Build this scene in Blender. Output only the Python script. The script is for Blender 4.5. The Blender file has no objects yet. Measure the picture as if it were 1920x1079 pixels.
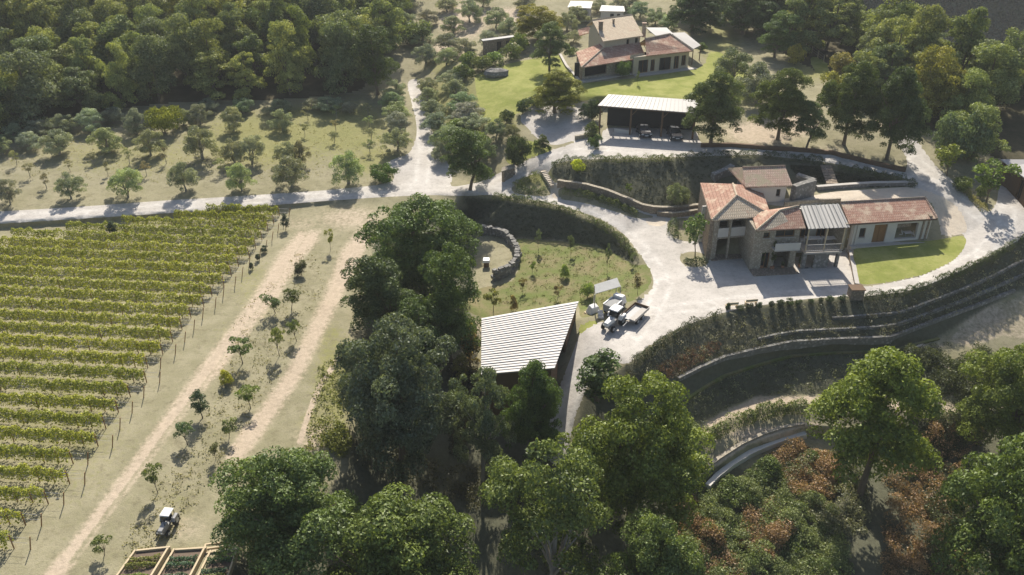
import bpy, math, random
import numpy as np
from mathutils import Vector, Matrix
from mathutils.geometry import delaunay_2d_cdt
R = math.radians
C = bpy.context.scene.collection
rng = np.random.default_rng(7)
random.seed(7)

# ------------------------------------------------------------------ camera, sky, sun, exposure
CAM_H, PITCH, FOC = 50.0, R(30.0), 1600.0          # metres above the vineyard; focal length in photo pixels
cd = bpy.data.cameras.new('camera'); cam = bpy.data.objects.new('camera', cd); C.objects.link(cam)
cam.location = (0, 0, CAM_H); cam.rotation_euler = (R(60.0), 0, 0)
cd.sensor_width = 36.0; cd.lens = 36.0 * FOC / 1920.0; cd.clip_start = 0.5; cd.clip_end = 6000
bpy.context.scene.camera = cam
SUN_EL, SUN_AZ = R(42.0), R(0.5)                    # azimuth measured from +Y towards -X
w = bpy.data.worlds.new('World'); bpy.context.scene.world = w; w.use_nodes = True
nt = w.node_tree; bg = nt.nodes['Background']
sky = nt.nodes.new('ShaderNodeTexSky'); sky.sky_type = 'NISHITA'; sky.sun_disc = False
sky.sun_elevation = SUN_EL; sky.sun_rotation = -SUN_AZ; sky.dust_density = 2.0
nt.links.new(sky.outputs[0], bg.inputs[0]); bg.inputs[1].default_value = 0.088
sl = bpy.data.lights.new('sun', 'SUN'); sl.energy = 5.0; sl.angle = R(0.6); sl.color = (1.0, 0.93, 0.82)
sun = bpy.data.objects.new('sun', sl); C.objects.link(sun)
sd = Vector((-math.sin(SUN_AZ) * math.cos(SUN_EL), math.cos(SUN_AZ) * math.cos(SUN_EL), math.sin(SUN_EL)))
sun.rotation_euler = sd.to_track_quat('Z', 'Y').to_euler(); sun.location = (0, 0, 120)
vs = bpy.context.scene.view_settings
vs.view_transform = 'Standard'; vs.look = 'None'; vs.gamma = 1.0; vs.exposure = 0.54
cy = bpy.context.scene.cycles
cy.max_bounces = 5; cy.diffuse_bounces = 3; cy.glossy_bounces = 2; cy.transmission_bounces = 3; cy.transparent_max_bounces = 4
cy.use_denoising = True; cy.use_adaptive_sampling = False

# ------------------------------------------------------------------ survey: photo pixel + height -> world point
S30, C30 = math.sin(PITCH), math.cos(PITCH)
def pix_dist(py, z):                                # ground distance of a point at height z seen on image line py
    v = (539.5 - np.asarray(py, float)) / FOC
    dy, dz = C30 + v * S30, -S30 + v * C30
    return dy * (np.asarray(z, float) - CAM_H) / dz
def pt(px, py, z):
    v = (539.5 - py) / FOC; u = (px - 960.0) / FOC
    dy, dz = C30 + v * S30, -S30 + v * C30
    t = (z - CAM_H) / dz
    return Vector((u * t, dy * t, z))
def to_px(x, y, z):
    dep = y * C30 - (z - CAM_H) * S30
    return 960 + FOC * x / dep, 539.5 - FOC * (y * S30 + (z - CAM_H) * C30) / dep
def at_dist(px, py, D):                             # the height seen on line py at ground distance D
    v = (539.5 - py) / FOC
    return CAM_H + D * (-S30 + v * C30) / (C30 + v * S30)

# ------------------------------------------------------------------ terrain heights: break lines surveyed from the photo
LINES = [
 # frame of the survey
 [(-900,-330,26),(400,-330,26),(1500,-330,18),(1640,-330,38),(2900,-330,38)],
 [(-900,1600,-1),(300,1600,-2),(1000,1600,-14),(2900,1600,-18)],
 [(-900,-330,26),(-900,-60,14),(-900,260,4),(-900,462,1),(-900,480,0),(-900,1600,-1)],
 [(2900,-330,38),(2900,290,4),(2900,380,2.5),(2900,560,-4),(2900,1000,-12),(2900,1600,-18)],
 # wood on the left, olive grove
 [(-300,-60,13),(300,-60,13),(700,-50,12),(900,-60,13),(1200,-60,13),(1420,-70,12)],
 [(-200,270,2.8),(0,255,2.6),(210,205,3.2),(560,190,3.2),(720,170,3.6),(775,150,3.9),(800,70,7),(900,60,8)],
 [(-900,462,1),(0,417,.9),(350,396,.9),(715,368,.9),(800,362,.9),(880,366,.9)],
 [(-900,480,0),(0,429,0),(350,407,.1),(600,385,.3),(730,382,.6),(850,384,.4)],
 [(780,220,2.8),(800,300,1.4),(845,330,1.0)],
 # the crossroads, road up to the car court
 [(905,345,1.1),(960,322,2.1),(1020,298,3.9),(1075,280,5.1),(1128,270,5.8)],
 [(905,358,1.0),(985,325,2.2),(1030,305,3.8),(1100,296,5.2),(1135,299,5.8),(1300,297,5.9),(1420,293,5.8),(1560,303,5.3),(1690,330,4.7)],
 [(840,235,3),(900,225,5),(960,240,5.2),(990,200,6.4),(1050,190,6.6),(1105,210,6.4),(1125,203,6.4),(1310,208,6.6),(1400,240,6.6)],
 [(890,150,7),(990,172,7.4),(1075,178,8.0),(1118,181,8.3),(1330,186,8.4)],
 [(1080,150,8.8),(1094,154,8.8),(1310,126,8.8),(1310,70,9),(1180,60,9),(1070,90,8.8),(1080,150,8.8)],
 [(960,110,8.2),(1000,60,9)],
 # right road, house wing, terraces behind the house
 [(1420,270,6.3),(1560,280,6),(1700,300,5.2),(1760,330,4.6),(1800,370,3.6),(1870,400,3.1),(1920,380,3.2),(1930,330,3.6)],
 [(1400,200,7.5),(1600,230,7.4),(1720,240,6.6)],
 [(1020,330,2.3),(1045,352,1.9),(1100,368,1.8),(1170,390,1.6),(1225,405,.9),(1300,395,1.4),(1380,362,3.4),(1440,352,4.5),(1560,348,4.8),(1710,350,4.6),(1745,372,4.3)],
 [(1440,384,4.4),(1500,384,4.5),(1600,374,4.7),(1740,372,4.3),(1765,410,2.4),(1800,440,1.7)],
 [(1597,459,1.3),(1755,449,1.5),(1812,440,1.7),(1800,480,1.3),(1730,520,.7),(1607,538,.3)],
 [(1345,420,.5),(1335,480,0),(1590,470,.1),(1590,540,0)],
 # court edge
 [(1130,640,-.9),(1165,690,-1.0),(1180,680,-.5),(1230,640,-.1),(1300,603,0),(1400,577,0),(1500,563,0),(1600,558,.1),(1700,548,.5),(1800,509,1.2),(1860,481,1.6),(1920,444,2.2),(2150,330,3)],
 [(1050,370,.8),(1120,420,.4),(1170,440,.2),(1230,420,.6)],
 # bank below the court, terraces
 [(1200,735,-2.4),(1271,713,-2.6),(1359,672,-2.6),(1484,644,-2.7),(1670,635,-2.7),(1762,600,-2.4),(1901,547,-2.0),(2100,480,-1.6)],
 [(1210,760,-3.8),(1285,748,-4.1),(1359,702,-4.1),(1484,665,-4.1),(1670,656,-4.1),(1762,632,-3.8),(1850,600,-3.5),(2100,560,-3.6)],
 [(1220,830,-6.1),(1299,806,-6.3),(1359,769,-6.3),(1415,746,-6.2),(1508,741,-6.2),(1600,742,-6.2),(1707,755,-6.3),(1800,762,-6.3)],
 [(1230,850,-6.3),(1305,828,-6.4),(1365,789,-6.4),(1430,766,-6.3),(1510,757,-6.3),(1600,762,-6.3),(1707,773,-6.4),(1800,780,-6.4)],
 [(1260,900,-7.6),(1316,878,-7.5),(1392,824,-7.4),(1508,793,-7.4),(1640,800,-7.4),(1760,815,-7.5)],
 [(1305,900,-7.7),(1330,882,-7.6),(1400,838,-7.5),(1510,803,-7.5),(1640,812,-7.5)],
 [(1315,912,-8.9),(1340,894,-8.8),(1405,850,-8.7),(1510,815,-8.7),(1640,826,-8.7)],
 [(1290,960,-9.4),(1400,900,-9.4),(1560,860,-9.4),(1760,860,-9.2),(1920,760,-7.4)],
 [(860,1079,-10.2),(1300,1079,-10.8),(1700,1079,-11.2),(2100,1079,-11)],
 # path edge and the bank round the sunken lawn
 [(880,366,.9),(950,374,.9),(1050,391,.7),(1115,415,.4),(1165,447,.2),(1192,480,.1),(1215,492,0),(1228,530,-.1),(1190,566,-.5),(1130,585,-.6),(1090,600,-1.0),(1110,640,-1.1)],
 [(872,400,-2.6),(890,440,-3.3),(960,447,-3.0),(1050,452,-2.7),(1120,463,-2.0),(1165,480,-1.2),(1188,500,-.5)],
 [(890,470,-3.5),(905,590,-3.4),(960,580,-3.3),(1080,565,-2.4)],
 [(870,640,-4),(890,700,-4.6),(1040,700,-3.6),(1080,640,-1.8)],
 [(1165,690,-1.0),(1090,740,-3.2),(1065,800,-5),(1058,880,-7)],
 [(1000,870,-7.4),(1025,800,-5.6),(1045,700,-3.4)],
 # spine between the track and the trees
 [(730,382,.6),(690,460,.1),(650,560,-.3),(660,680,-.9),(650,800,-1.4),(560,860,-1.4),(440,1010,-1.2),(330,1079,-1)],
 [(0,700,0),(200,560,0),(450,420,0)],[(60,1079,0),(400,640,0),(600,440,0)],
 [(700,900,-4.5),(860,900,-7.2)],[(860,380,.2),(800,520,-1.5),(720,640,-2.2),(700,820,-3.4)],
 # ridge behind the wood on the right, then the valley and the far hill
 [(1330,60,9.2),(1500,110,8.4),(1700,200,7),(1960,310,4.4)],
 [(1440,-60,12),(1590,58,9.6),(1700,108,8.4),(1810,140,7.4),(1925,168,6.4),(2200,215,5),(2900,290,4)],
]
FAR = [[(1465,-80),(1602,42),(1712,94),(1820,127),(1932,153),(2200,195),(2900,250)]]
pv, pz, pe = [], [], []
def add_line(L):
    last = None
    for a in L:
        pv.append(Vector(a[:2])); pz.append(a[2]); i = len(pv) - 1
        if last is not None: pe.append((last, i))
        last = i
for L in LINES: add_line(L)
for L in FAR: add_line([(x, y, at_dist(x, y, 330)) for x, y in L])
add_line([(x, y, at_dist(x, y, 352)) for x, y in [(1540,-230),(1700,-150),(2000,-130),(2900,-100)]])
tv, te, tf, ov, oe, of = delaunay_2d_cdt(pv, pe, [], 0, 1e-4)
TV = np.array([tuple(v) for v in tv]); TZ = np.zeros(len(TV))
known = np.zeros(len(TV), bool)
for i, o in enumerate(ov):
    if o: TZ[i] = np.mean([pz[k] for k in o]); known[i] = True
for i in np.where(~known)[0]:                       # crossings of two lines
    d = np.hypot(*(TV[known] - TV[i]).T); k = np.argsort(d)[:2]; wts = 1 / (d[k] + 1e-6)
    TZ[i] = (TZ[known][k] * wts).sum() / wts.sum()
TF = np.array([tuple(f)[:3] for f in tf])
def z_raw(px, py):
    px = np.asarray(px, float); py = np.asarray(py, float); out = np.full(px.shape, np.nan)
    for a, b, c in TF:
        A, B, D = TV[a], TV[b], TV[c]
        m = (px >= min(A[0], B[0], D[0]) - .01) & (px <= max(A[0], B[0], D[0]) + .01) & (py >= min(A[1], B[1], D[1]) - .01) & (py <= max(A[1], B[1], D[1]) + .01)
        if not m.any(): continue
        x, y = px[m], py[m]
        det = (B[1] - D[1]) * (A[0] - D[0]) + (D[0] - B[0]) * (A[1] - D[1])
        if abs(det) < 1e-9: continue
        l1 = ((B[1] - D[1]) * (x - D[0]) + (D[0] - B[0]) * (y - D[1])) / det
        l2 = ((D[1] - A[1]) * (x - D[0]) + (A[0] - D[0]) * (y - D[1])) / det
        l3 = 1 - l1 - l2; ok = (l1 > -1e-4) & (l2 > -1e-4) & (l3 > -1e-4)
        o = out[m]; o[ok] = l1[ok] * TZ[a] + l2[ok] * TZ[b] + l3[ok] * TZ[c]; out[m] = o
    return out
def axis(lo, a, b, hi, st, far):
    return np.unique(np.concatenate([np.arange(lo, a, far), np.arange(a, b + .1, st), np.arange(b, hi + .1, far)]))
GX = axis(-880, -60, 1980, 2880, 4, 20.0); GY = axis(-320, -60, 1120, 1590, 3.5, 14.0)
PX, PY = np.meshgrid(GX, GY)

# ------------------------------------------------------------------ ground cover zones (outlines surveyed from the photo)
ZONES = {
 'gravel_road': [
  [(-900,425),(-300,424),(0,397),(150,388),(300,377),(450,368),(600,358),(715,347),(745,336),(722,304),(748,296),(772,286),(783,250),(778,215),(768,180),(762,150),(790,148),(796,190),(812,250),(818,285),(838,300),(850,335),(842,352),(880,346),(905,340),(950,318),(1000,296),(1040,280),(1072,270),(1080,262),(1040,275),(1008,262),(990,240),(972,226),(988,204),(1030,188),(1088,188),(1106,204),(1112,240),(1118,262),(1128,264),(1130,240),(1306,240),(1312,272),(1352,270),(1450,281),(1560,291),(1680,318),(1700,322),(1702,300),(1680,262),(1660,240),(1690,232),(1722,268),(1760,318),(1800,352),(1830,382),(1856,402),(1870,380),(1872,352),(1890,330),(2150,330),(2150,345),(1930,440),(1868,474),(1806,506),(1740,535),(1690,549),(1620,556),(1540,558),(1480,565),(1400,577),(1330,593),(1270,617),(1225,643),(1190,670),(1172,686),(1140,672),(1105,715),(1080,775),(1058,875),(1022,865),(1028,800),(1045,735),(1070,672),(1086,628),(1096,606),(1124,606),(1150,596),(1190,572),(1226,540),(1224,515),(1210,492),(1195,470),(1172,440),(1130,412),(1080,394),(1030,381),(985,373),(940,366),(905,366),(880,368),(800,366),(715,370),(600,378),(350,398),(0,420),(-300,440),(-900,463)],
 ],
 'hole': [  # islands cut out of the gravel
  [(958,352),(972,338),(1012,322),(1022,338),(1036,352),(1032,369),(990,367),(962,362)],
  [(1046,374),(1046,350),(1100,356),(1170,380),(1205,402),(1232,406),(1196,412),(1150,396),(1110,384),(1074,377)],
  [(1034,312),(1060,302),(1130,298),(1300,294),(1420,290),(1560,306),(1700,334),(1720,360),(1745,372),(1765,400),(1808,438),(1812,462),(1790,490),(1730,518),(1664,532),(1608,540),(1606,500),(1597,460),(1590,440),(1590,470),(1500,482),(1335,485),(1315,440),(1300,395),(1250,404),(1210,400),(1170,378),(1100,354),(1046,346),(1026,330)],
  [(1272,478),(1300,470),(1330,480),(1328,498),(1300,503),(1278,496)],
  [(1250,412),(1290,408),(1316,414),(1320,440),(1300,455),(1268,450),(1252,432)],
 ],
 'stone_terrace': [
  [(1435,384),(1438,376),(1520,368),(1560,360),(1712,350),(1742,360),(1778,374),(1802,396),(1818,437),(1765,446),(1760,410),(1742,372),(1600,376),(1560,380),(1480,388)],
  [(1205,412),(1232,406),(1250,410),(1248,424),(1222,425)],
  [(1012,320),(1024,318),(1040,345),(1046,352),(1048,374),(1034,371),(1032,352)],
 ],
 'lawn': [
  [(888,140),(960,118),(1055,100),(1062,128),(1086,152),(1100,156),(1200,146),(1318,128),(1330,98),(1350,96),(1410,150),(1405,190),(1320,186),(1120,186),(1090,190),(1030,186),(985,204),(948,226),(912,236),(896,190)],
  [(1597,462),(1755,451),(1808,440),(1814,456),(1790,488),(1730,516),(1664,530),(1609,536)],
  [(985,262),(1008,268),(1040,282),(1000,294),(960,312),(945,300),(960,280)],
  [(1515,105),(1545,110),(1560,140),(1530,140)],
  [(1085,610),(1118,600),(1122,606),(1096,620),(1085,632)],
 ],
 'sunken_lawn': [
  [(965,447),(1050,452),(1120,463),(1165,481),(1190,500),(1215,494),(1226,528),(1190,564),(1130,586),(1085,600),(1088,568),(905,598),(868,580),(868,555),(900,540),(960,530),(975,500),(970,460)],
 ],
 'dirt_track': [
  [(560,435),(600,432),(596,452),(556,500),(520,560),(470,620),(420,690),(370,745),(320,810),(270,880),(210,960),(150,1040),(90,1130),(40,1200),(-60,1200),(60,1100),(130,1020),(190,940),(250,860),(300,790),(352,720),(400,655),(450,590),(490,530),(520,480)],
  [(640,470),(680,420),(700,440),(660,520),(630,580),(600,640),(570,700),(530,760),(490,820),(450,870),(420,860),(450,810),(500,750),(540,690),(575,620),(605,560),(625,510)],
 ],
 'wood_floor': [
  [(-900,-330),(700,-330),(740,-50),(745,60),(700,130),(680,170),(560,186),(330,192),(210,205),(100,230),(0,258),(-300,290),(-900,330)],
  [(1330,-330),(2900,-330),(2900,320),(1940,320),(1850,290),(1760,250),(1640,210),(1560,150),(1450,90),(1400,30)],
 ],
}
def inside(px, py, poly):
    r = np.zeros(px.shape, bool); n = len(poly)
    for i in range(n):
        x1, y1 = poly[i]; x2, y2 = poly[(i + 1) % n]
        if y1 == y2: continue
        c = ((y1 > py) != (y2 > py)) & (px < (x2 - x1) * (py - y1) / (y2 - y1) + x1); r ^= c
    return r
def smooth(poly, it=2):                             # rounds a surveyed outline
    P = np.array(poly, float)
    for _ in range(it):
        Q = np.roll(P, -1, 0); L = np.hypot(*(Q - P).T)[:, None]
        t = np.minimum(.25, 9 / np.maximum(L, 1e-6))
        P = np.stack([P + t * (Q - P), Q - t * (Q - P)], 1).reshape(-1, 2)
    return P
ZS = {k: [smooth(p) for p in v] for k, v in ZONES.items()}
SX, SY = PX.copy(), PY.copy(); best = np.full(PX.shape, 1e9)
for k in ('gravel_road', 'hole', 'stone_terrace', 'lawn', 'sunken_lawn'):
    for P in ZS[k]:                                 # pull grid vertices onto the outlines so that edges are clean
        Q = np.roll(P, -1, 0)
        for a, b in zip(P, Q):
            m = (PX > min(a[0], b[0]) - 3) & (PX < max(a[0], b[0]) + 3) & (PY > min(a[1], b[1]) - 3) & (PY < max(a[1], b[1]) + 3)
            if not m.any(): continue
            ab = b - a; t = np.clip(((PX[m] - a[0]) * ab[0] + (PY[m] - a[1]) * ab[1]) / max((ab ** 2).sum(), 1e-9), 0, 1)
            qx, qy = a[0] + t * ab[0], a[1] + t * ab[1]; d = np.hypot(qx - PX[m], qy - PY[m])
            ok = (d < 2.1) & (d < best[m])
            bx, sx, sy = best[m], SX[m], SY[m]; bx[ok] = d[ok]; sx[ok] = qx[ok]; sy[ok] = qy[ok]; best[m] = bx; SX[m] = sx; SY[m] = sy
Z0 = z_raw(SX, SY)
bad = np.isnan(Z0)
if bad.any():
    for r_ in range(Z0.shape[0]):
        g = ~np.isnan(Z0[r_])
        if g.any(): Z0[r_][~g] = np.interp(np.where(~g)[0], np.where(g)[0], Z0[r_][g])
# soften the breaks a little, then keep every slope honest: nearer rows never pass behind farther ones
K = Z0.copy(); K[1:-1, 1:-1] = (Z0[1:-1, 1:-1] * 4 + Z0[:-2, 1:-1] + Z0[2:, 1:-1] + Z0[1:-1, :-2] + Z0[1:-1, 2:]) / 8
calm = (SY > 110) | (SX < 1400); Z0 = np.where(calm, K, Z0)
DD = pix_dist(SY, Z0)
for r_ in range(DD.shape[0] - 2, -1, -1): DD[r_] = np.maximum(DD[r_], DD[r_ + 1] + .02)
Z0 = CAM_H + DD * (-S30 + (539.5 - SY) / FOC * C30) / (C30 + (539.5 - SY) / FOC * S30)
def zg(px, py):                                     # ground height seen at a photo pixel
    i = min(max(np.searchsorted(GX, px) - 1, 0), len(GX) - 2); j = min(max(np.searchsorted(GY, py) - 1, 0), len(GY) - 2)
    a = min(max((px - GX[i]) / (GX[i + 1] - GX[i]), 0), 1); b = min(max((py - GY[j]) / (GY[j + 1] - GY[j]), 0), 1)
    return float((Z0[j, i] * (1 - a) + Z0[j, i + 1] * a) * (1 - b) + (Z0[j + 1, i] * (1 - a) + Z0[j + 1, i + 1] * a) * b)
def G(px, py, dz=0.0):
    p = pt(px, py, zg(px, py)); p.z += dz; return p
def gz(x, y, z=0.0):                                # ground height under a world point
    for _ in range(8):
        px, py = to_px(x, y, z); z = .5 * z + .5 * zg(px, py)
    return z
def mpp(p):                                         # photo pixels per metre at a world point
    return FOC / (p.y * C30 - (p.z - CAM_H) * S30)
# ------------------------------------------------------------------ materials
def mat(name):
    m = bpy.data.materials.new(name); m.use_nodes = True; n = m.node_tree.nodes; n.clear()
    o = n.new('ShaderNodeOutputMaterial'); return m, n, m.node_tree.links, o
def N(n, t, **kw):
    x = n.new(t)
    for k, v in kw.items():
        if k in x.inputs: x.inputs[k].default_value = v
        else: setattr(x, k, v)
    return x
def rgba(c): return (c[0], c[1], c[2], 1)
def mixc(n, l, f, a, b, mode='MIX'):
    x = n.new('ShaderNodeMix'); x.data_type = 'RGBA'; x.blend_type = mode
    for s, v in ((0, f), (6, a), (7, b)):
        if isinstance(v, bpy.types.NodeSocket): l.new(v, x.inputs[s])
        elif v is not None: x.inputs[s].default_value = v if s == 0 else rgba(v)
    return x.outputs[2]
def ramp(n, l, src, a, b):
    x = n.new('ShaderNodeMapRange'); x.interpolation_type = 'SMOOTHSTEP'; l.new(src, x.inputs[0]); x.inputs[1].default_value = a; x.inputs[2].default_value = b
    return x.outputs[0]
def coords(n, scale=(1, 1, 1), rot=0.0, uv=False):
    t = n.new('ShaderNodeTexCoord'); mp = n.new('ShaderNodeMapping'); mp.inputs['Scale'].default_value = scale; mp.inputs['Rotation'].default_value = (0, 0, rot)
    return t.outputs['UV' if uv else 'Object'], mp
def noise(n, l, vec, scale, detail=4, rough=.6):
    x = N(n, 'ShaderNodeTexNoise', Scale=scale, Detail=detail, Roughness=rough); l.new(vec, x.inputs['Vector']); return x.outputs['Fac']
def shade(n, l, o, col, rough=.9, bump=None, bs=.3, bd=.05, spec=.3, metal=0):
    p = N(n, 'ShaderNodeBsdfPrincipled'); p.inputs['Roughness'].default_value = rough; p.inputs['Metallic'].default_value = metal
    p.inputs['Specular IOR Level'].default_value = spec
    if isinstance(col, bpy.types.NodeSocket): l.new(col, p.inputs['Base Color'])
    else: p.inputs['Base Color'].default_value = rgba(col)
    if bump is not None:
        b = n.new('ShaderNodeBump'); b.inputs['Strength'].default_value = bs; b.inputs['Distance'].default_value = bd
        l.new(bump, b.inputs['Height']); l.new(b.outputs[0], p.inputs['Normal'])
    l.new(p.outputs[0], o.inputs[0])
M = {}
def plain(name, c, rough=.85, var=.12, scale=2.5, metal=0, spec=.3):
    m, n, l, o = mat(name); v, mp = coords(n); f = noise(n, l, v, scale, 5, .65)
    shade(n, l, o, mixc(n, l, f, tuple(k * (1 - var * 1.6) for k in c), tuple(min(1, k * (1 + var * 1.6)) for k in c)), rough, f, .15, .03, spec, metal)
    M[name] = m; return m
def ground_mat(name, base, cover=False, wear=False):
    m, n, l, o = mat(name); v, mp = coords(n)
    big, mid, fine, grit = noise(n, l, v, .05, 3), noise(n, l, v, .35, 5, .65), noise(n, l, v, 2.2, 6, .7), noise(n, l, v, 9, 3, .7)
    a, b, c = base
    col = mixc(n, l, ramp(n, l, mid, .35, .65), a, b); col = mixc(n, l, ramp(n, l, fine, .48, .72), col, c)
    if wear:                                        # pale wheel lines and worn patches of the gravel itself
        at = n.new('ShaderNodeAttribute'); at.attribute_name = 'cover'; sp = n.new('ShaderNodeSeparateColor'); l.new(at.outputs[0], sp.inputs[0])
        wf = N(n, 'ShaderNodeMath', operation='MULTIPLY'); l.new(sp.outputs[0], wf.inputs[0]); l.new(ramp(n, l, noise(n, l, v, .5, 3), .3, .6), wf.inputs[1]); col = mixc(n, l, wf.outputs[0], col, (.60, .57, .525))
        st_ = N(n, 'ShaderNodeMath', operation='MULTIPLY'); l.new(ramp(n, l, noise(n, l, v, .16, 5, .7), .54, .64), st_.inputs[0]); st_.inputs[1].default_value = .22; col = mixc(n, l, st_.outputs[0], col, (.36, .335, .29))
    if cover:
        md = noise(n, l, v, .9, 4, .7); rf_ = N(n, 'ShaderNodeMath', operation='MULTIPLY'); l.new(ramp(n, l, md, .52, .68), rf_.inputs[0]); rf_.inputs[1].default_value = .55; col = mixc(n, l, rf_.outputs[0], col, (.175, .155, .095))
        at = n.new('ShaderNodeAttribute'); at.attribute_name = 'cover'; sp = n.new('ShaderNodeSeparateColor'); l.new(at.outputs[0], sp.inputs[0])
        def layer(col, sock, c1, c2, soft=.25):
            add = N(n, 'ShaderNodeMath', operation='ADD'); l.new(sock, add.inputs[0])
            sub = N(n, 'ShaderNodeMath', operation='MULTIPLY_ADD'); l.new(fine, sub.inputs[0]); sub.inputs[1].default_value = 1.1; sub.inputs[2].default_value = -.55
            l.new(sub.outputs[0], add.inputs[1]); f = ramp(n, l, add.outputs[0], .5 - soft, .5 + soft)
            gate = N(n, 'ShaderNodeMath', operation='MULTIPLY'); l.new(f, gate.inputs[0]); g = ramp(n, l, sock, .02, .2); l.new(g, gate.inputs[1])
            return mixc(n, l, gate.outputs[0], col, mixc(n, l, mid, c1, c2))
        col = layer(col, sp.outputs[0], (.20, .205, .075), (.28, .26, .12))
        col = layer(col, sp.outputs[1], (.42, .34, .25), (.51, .425, .325))
        col = layer(col, sp.outputs[2], (.095, .10, .065), (.14, .135, .09))
    g = N(n, 'ShaderNodeMath', operation='MULTIPLY_ADD'); l.new(fine, g.inputs[0]); g.inputs[1].default_value = .9; g.inputs[2].default_value = .55
    cc = n.new('ShaderNodeCombineColor'); [l.new(g.outputs[0], s) for s in cc.inputs]
    col = mixc(n, l, 1.0, col, cc.outputs[0], 'MULTIPLY')
    h = N(n, 'ShaderNodeMath', operation='ADD'); l.new(fine, h.inputs[0]); l.new(grit, h.inputs[1])
    shade(n, l, o, col, .95, h.outputs[0], .5, .12, .1); M[name] = m; return m
ground_mat('ground', ((.255, .235, .145), (.325, .295, .195), (.195, .185, .105)), True)
ground_mat('gravel', ((.45, .42, .38), (.55, .515, .47), (.42, .39, .355)), wear=True)
ground_mat('lawn', ((.22, .245, .06), (.33, .33, .11), (.19, .215, .05)))
ground_mat('rough_lawn', ((.15, .18, .055), (.24, .205, .11), (.11, .125, .045)))
ground_mat('dirt', ((.47, .34, .25), (.53, .41, .31), (.33, .26, .17)))
ground_mat('paving', ((.55, .47, .37), (.60, .53, .43), (.48, .41, .32)))
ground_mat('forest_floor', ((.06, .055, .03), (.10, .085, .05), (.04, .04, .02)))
def stone(name, c1, c2, c3, sc=2.2, uv=False):
    m, n, l, o = mat(name); v, mp = coords(n, uv=uv)
    vo = N(n, 'ShaderNodeTexVoronoi', Scale=sc); l.new(v, vo.inputs['Vector']); f = noise(n, l, v, 1.2, 5)
    hs = n.new('ShaderNodeSeparateColor'); l.new(vo.outputs['Color'], hs.inputs[0])
    col = mixc(n, l, hs.outputs[0], c1, c2); col = mixc(n, l, ramp(n, l, f, .4, .7), col, c3)
    ed = ramp(n, l, vo.outputs['Distance'], .55, .3); shade(n, l, o, mixc(n, l, ed, tuple(k * .75 for k in c1), col), .95, vo.outputs['Distance'], .4, .05, .1); M[name] = m
stone('stone_wall', (.40, .355, .28), (.48, .43, .35), (.36, .31, .245), 4.2)
stone('grey_stone', (.26, .25, .23), (.38, .37, .34), (.18, .18, .165), 2.6)
stone('brown_stone', (.31, .25, .19), (.40, .33, .26), (.26, .21, .16), 3.6)
def tiles(name, c1, c2, c3, patch=.5, ps=.45):
    m, n, l, o = mat(name); v, mp = coords(n, uv=True)
    br = N(n, 'ShaderNodeTexBrick', Scale=1.0); l.new(v, br.inputs['Vector'])
    br.inputs['Brick Width'].default_value = .24; br.inputs['Row Height'].default_value = .42; br.inputs['Mortar Size'].default_value = .025
    br.inputs['Color1'].default_value = rgba(c1); br.inputs['Color2'].default_value = rgba(c2); br.inputs['Mortar'].default_value = rgba(tuple(k * .45 for k in c1))
    f = noise(n, l, v, ps, 6, .72); g = noise(n, l, v, 5.0, 3, .7)
    col = mixc(n, l, ramp(n, l, f, patch - .07, patch + .07), br.outputs['Color'], c3)
    col = mixc(n, l, ramp(n, l, g, .58, .75), col, (.16, .13, .08))
    wv = N(n, 'ShaderNodeTexWave', Scale=1.33, wave_type='BANDS', bands_direction='X', wave_profile='SIN'); l.new(v, wv.inputs['Vector'])
    shade(n, l, o, col, .9, wv.outputs['Fac'], .6, .07, .1); M[name] = m
tiles('tile_red', (.43, .245, .18), (.52, .34, .26), (.58, .46, .34), .56)
tiles('tile_cream', (.60, .49, .36), (.68, .58, .44), (.48, .31, .23), .62)
tiles('tile_old', (.45, .32, .25), (.55, .41, .33), (.36, .31, .22), .53)
def metal_sheet(name, c, var=.1):
    m, n, l, o = mat(name); v, mp = coords(n, uv=True); f = noise(n, l, v, .8, 5, .7)
    st = n.new('ShaderNodeMapping'); st.inputs['Scale'].default_value = (2.2, .25, 1); l.new(v, st.inputs[0]); s = noise(n, l, st.outputs[0], 1, 4, .7)
    col = mixc(n, l, f, tuple(k * (1 - var) for k in c), c); col = mixc(n, l, ramp(n, l, s, .52, .75), col, tuple(k * .78 for k in c))
    shade(n, l, o, col, .5, None, spec=.3); M[name] = m
metal_sheet('pale_sheet', (.44, .42, .405), .22); metal_sheet('weathered_sheet', (.28, .27, .255), .3); metal_sheet('grey_sheet', (.52, .50, .46), .2)
plain('plaster', (.58, .55, .50), var=.08, scale=1.2); plain('cream_wall', (.50, .44, .34), var=.12); plain('plinth', (.45, .42, .38))
plain('wood_dark', (.14, .09, .055)); plain('wood_brown', (.26, .14, .06)); plain('wood_pale', (.55, .45, .30)); plain('terracotta', (.40, .20, .12))
plain('dark', (.025, .027, .028)); plain('glass', (.03, .035, .04), .15, spec=.6); plain('rubber', (.03, .03, .03)); plain('white_paint', (.75, .74, .72), .45, .04)  # dark is for black parts and also paints the shade inside buildings
plain('grey_paint', (.30, .30, .30), .5); plain('car_dark', (.035, .04, .05), .25, .05, spec=.6); plain('bark', (.16, .125, .09), scale=4); plain('pale_bark', (.30, .27, .23), scale=4)
plain('steel', (.35, .35, .35), .45, metal=.4); plain('tarp', (.52, .51, .48), .7); plain('cloth_white', (.72, .71, .70)); plain('rim', (.5, .5, .48), .5); plain('lamp_glass', (.7, .7, .65), .2)
plain('grey_rib', (.30, .30, .29)); plain('bed_soil', (.15, .11, .08), scale=5); plain('rust_soil', (.30, .19, .13), scale=3)
m, n, l, o = mat('leaf')                            # one leaf material; the tree's own colour comes from its object colour
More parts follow.
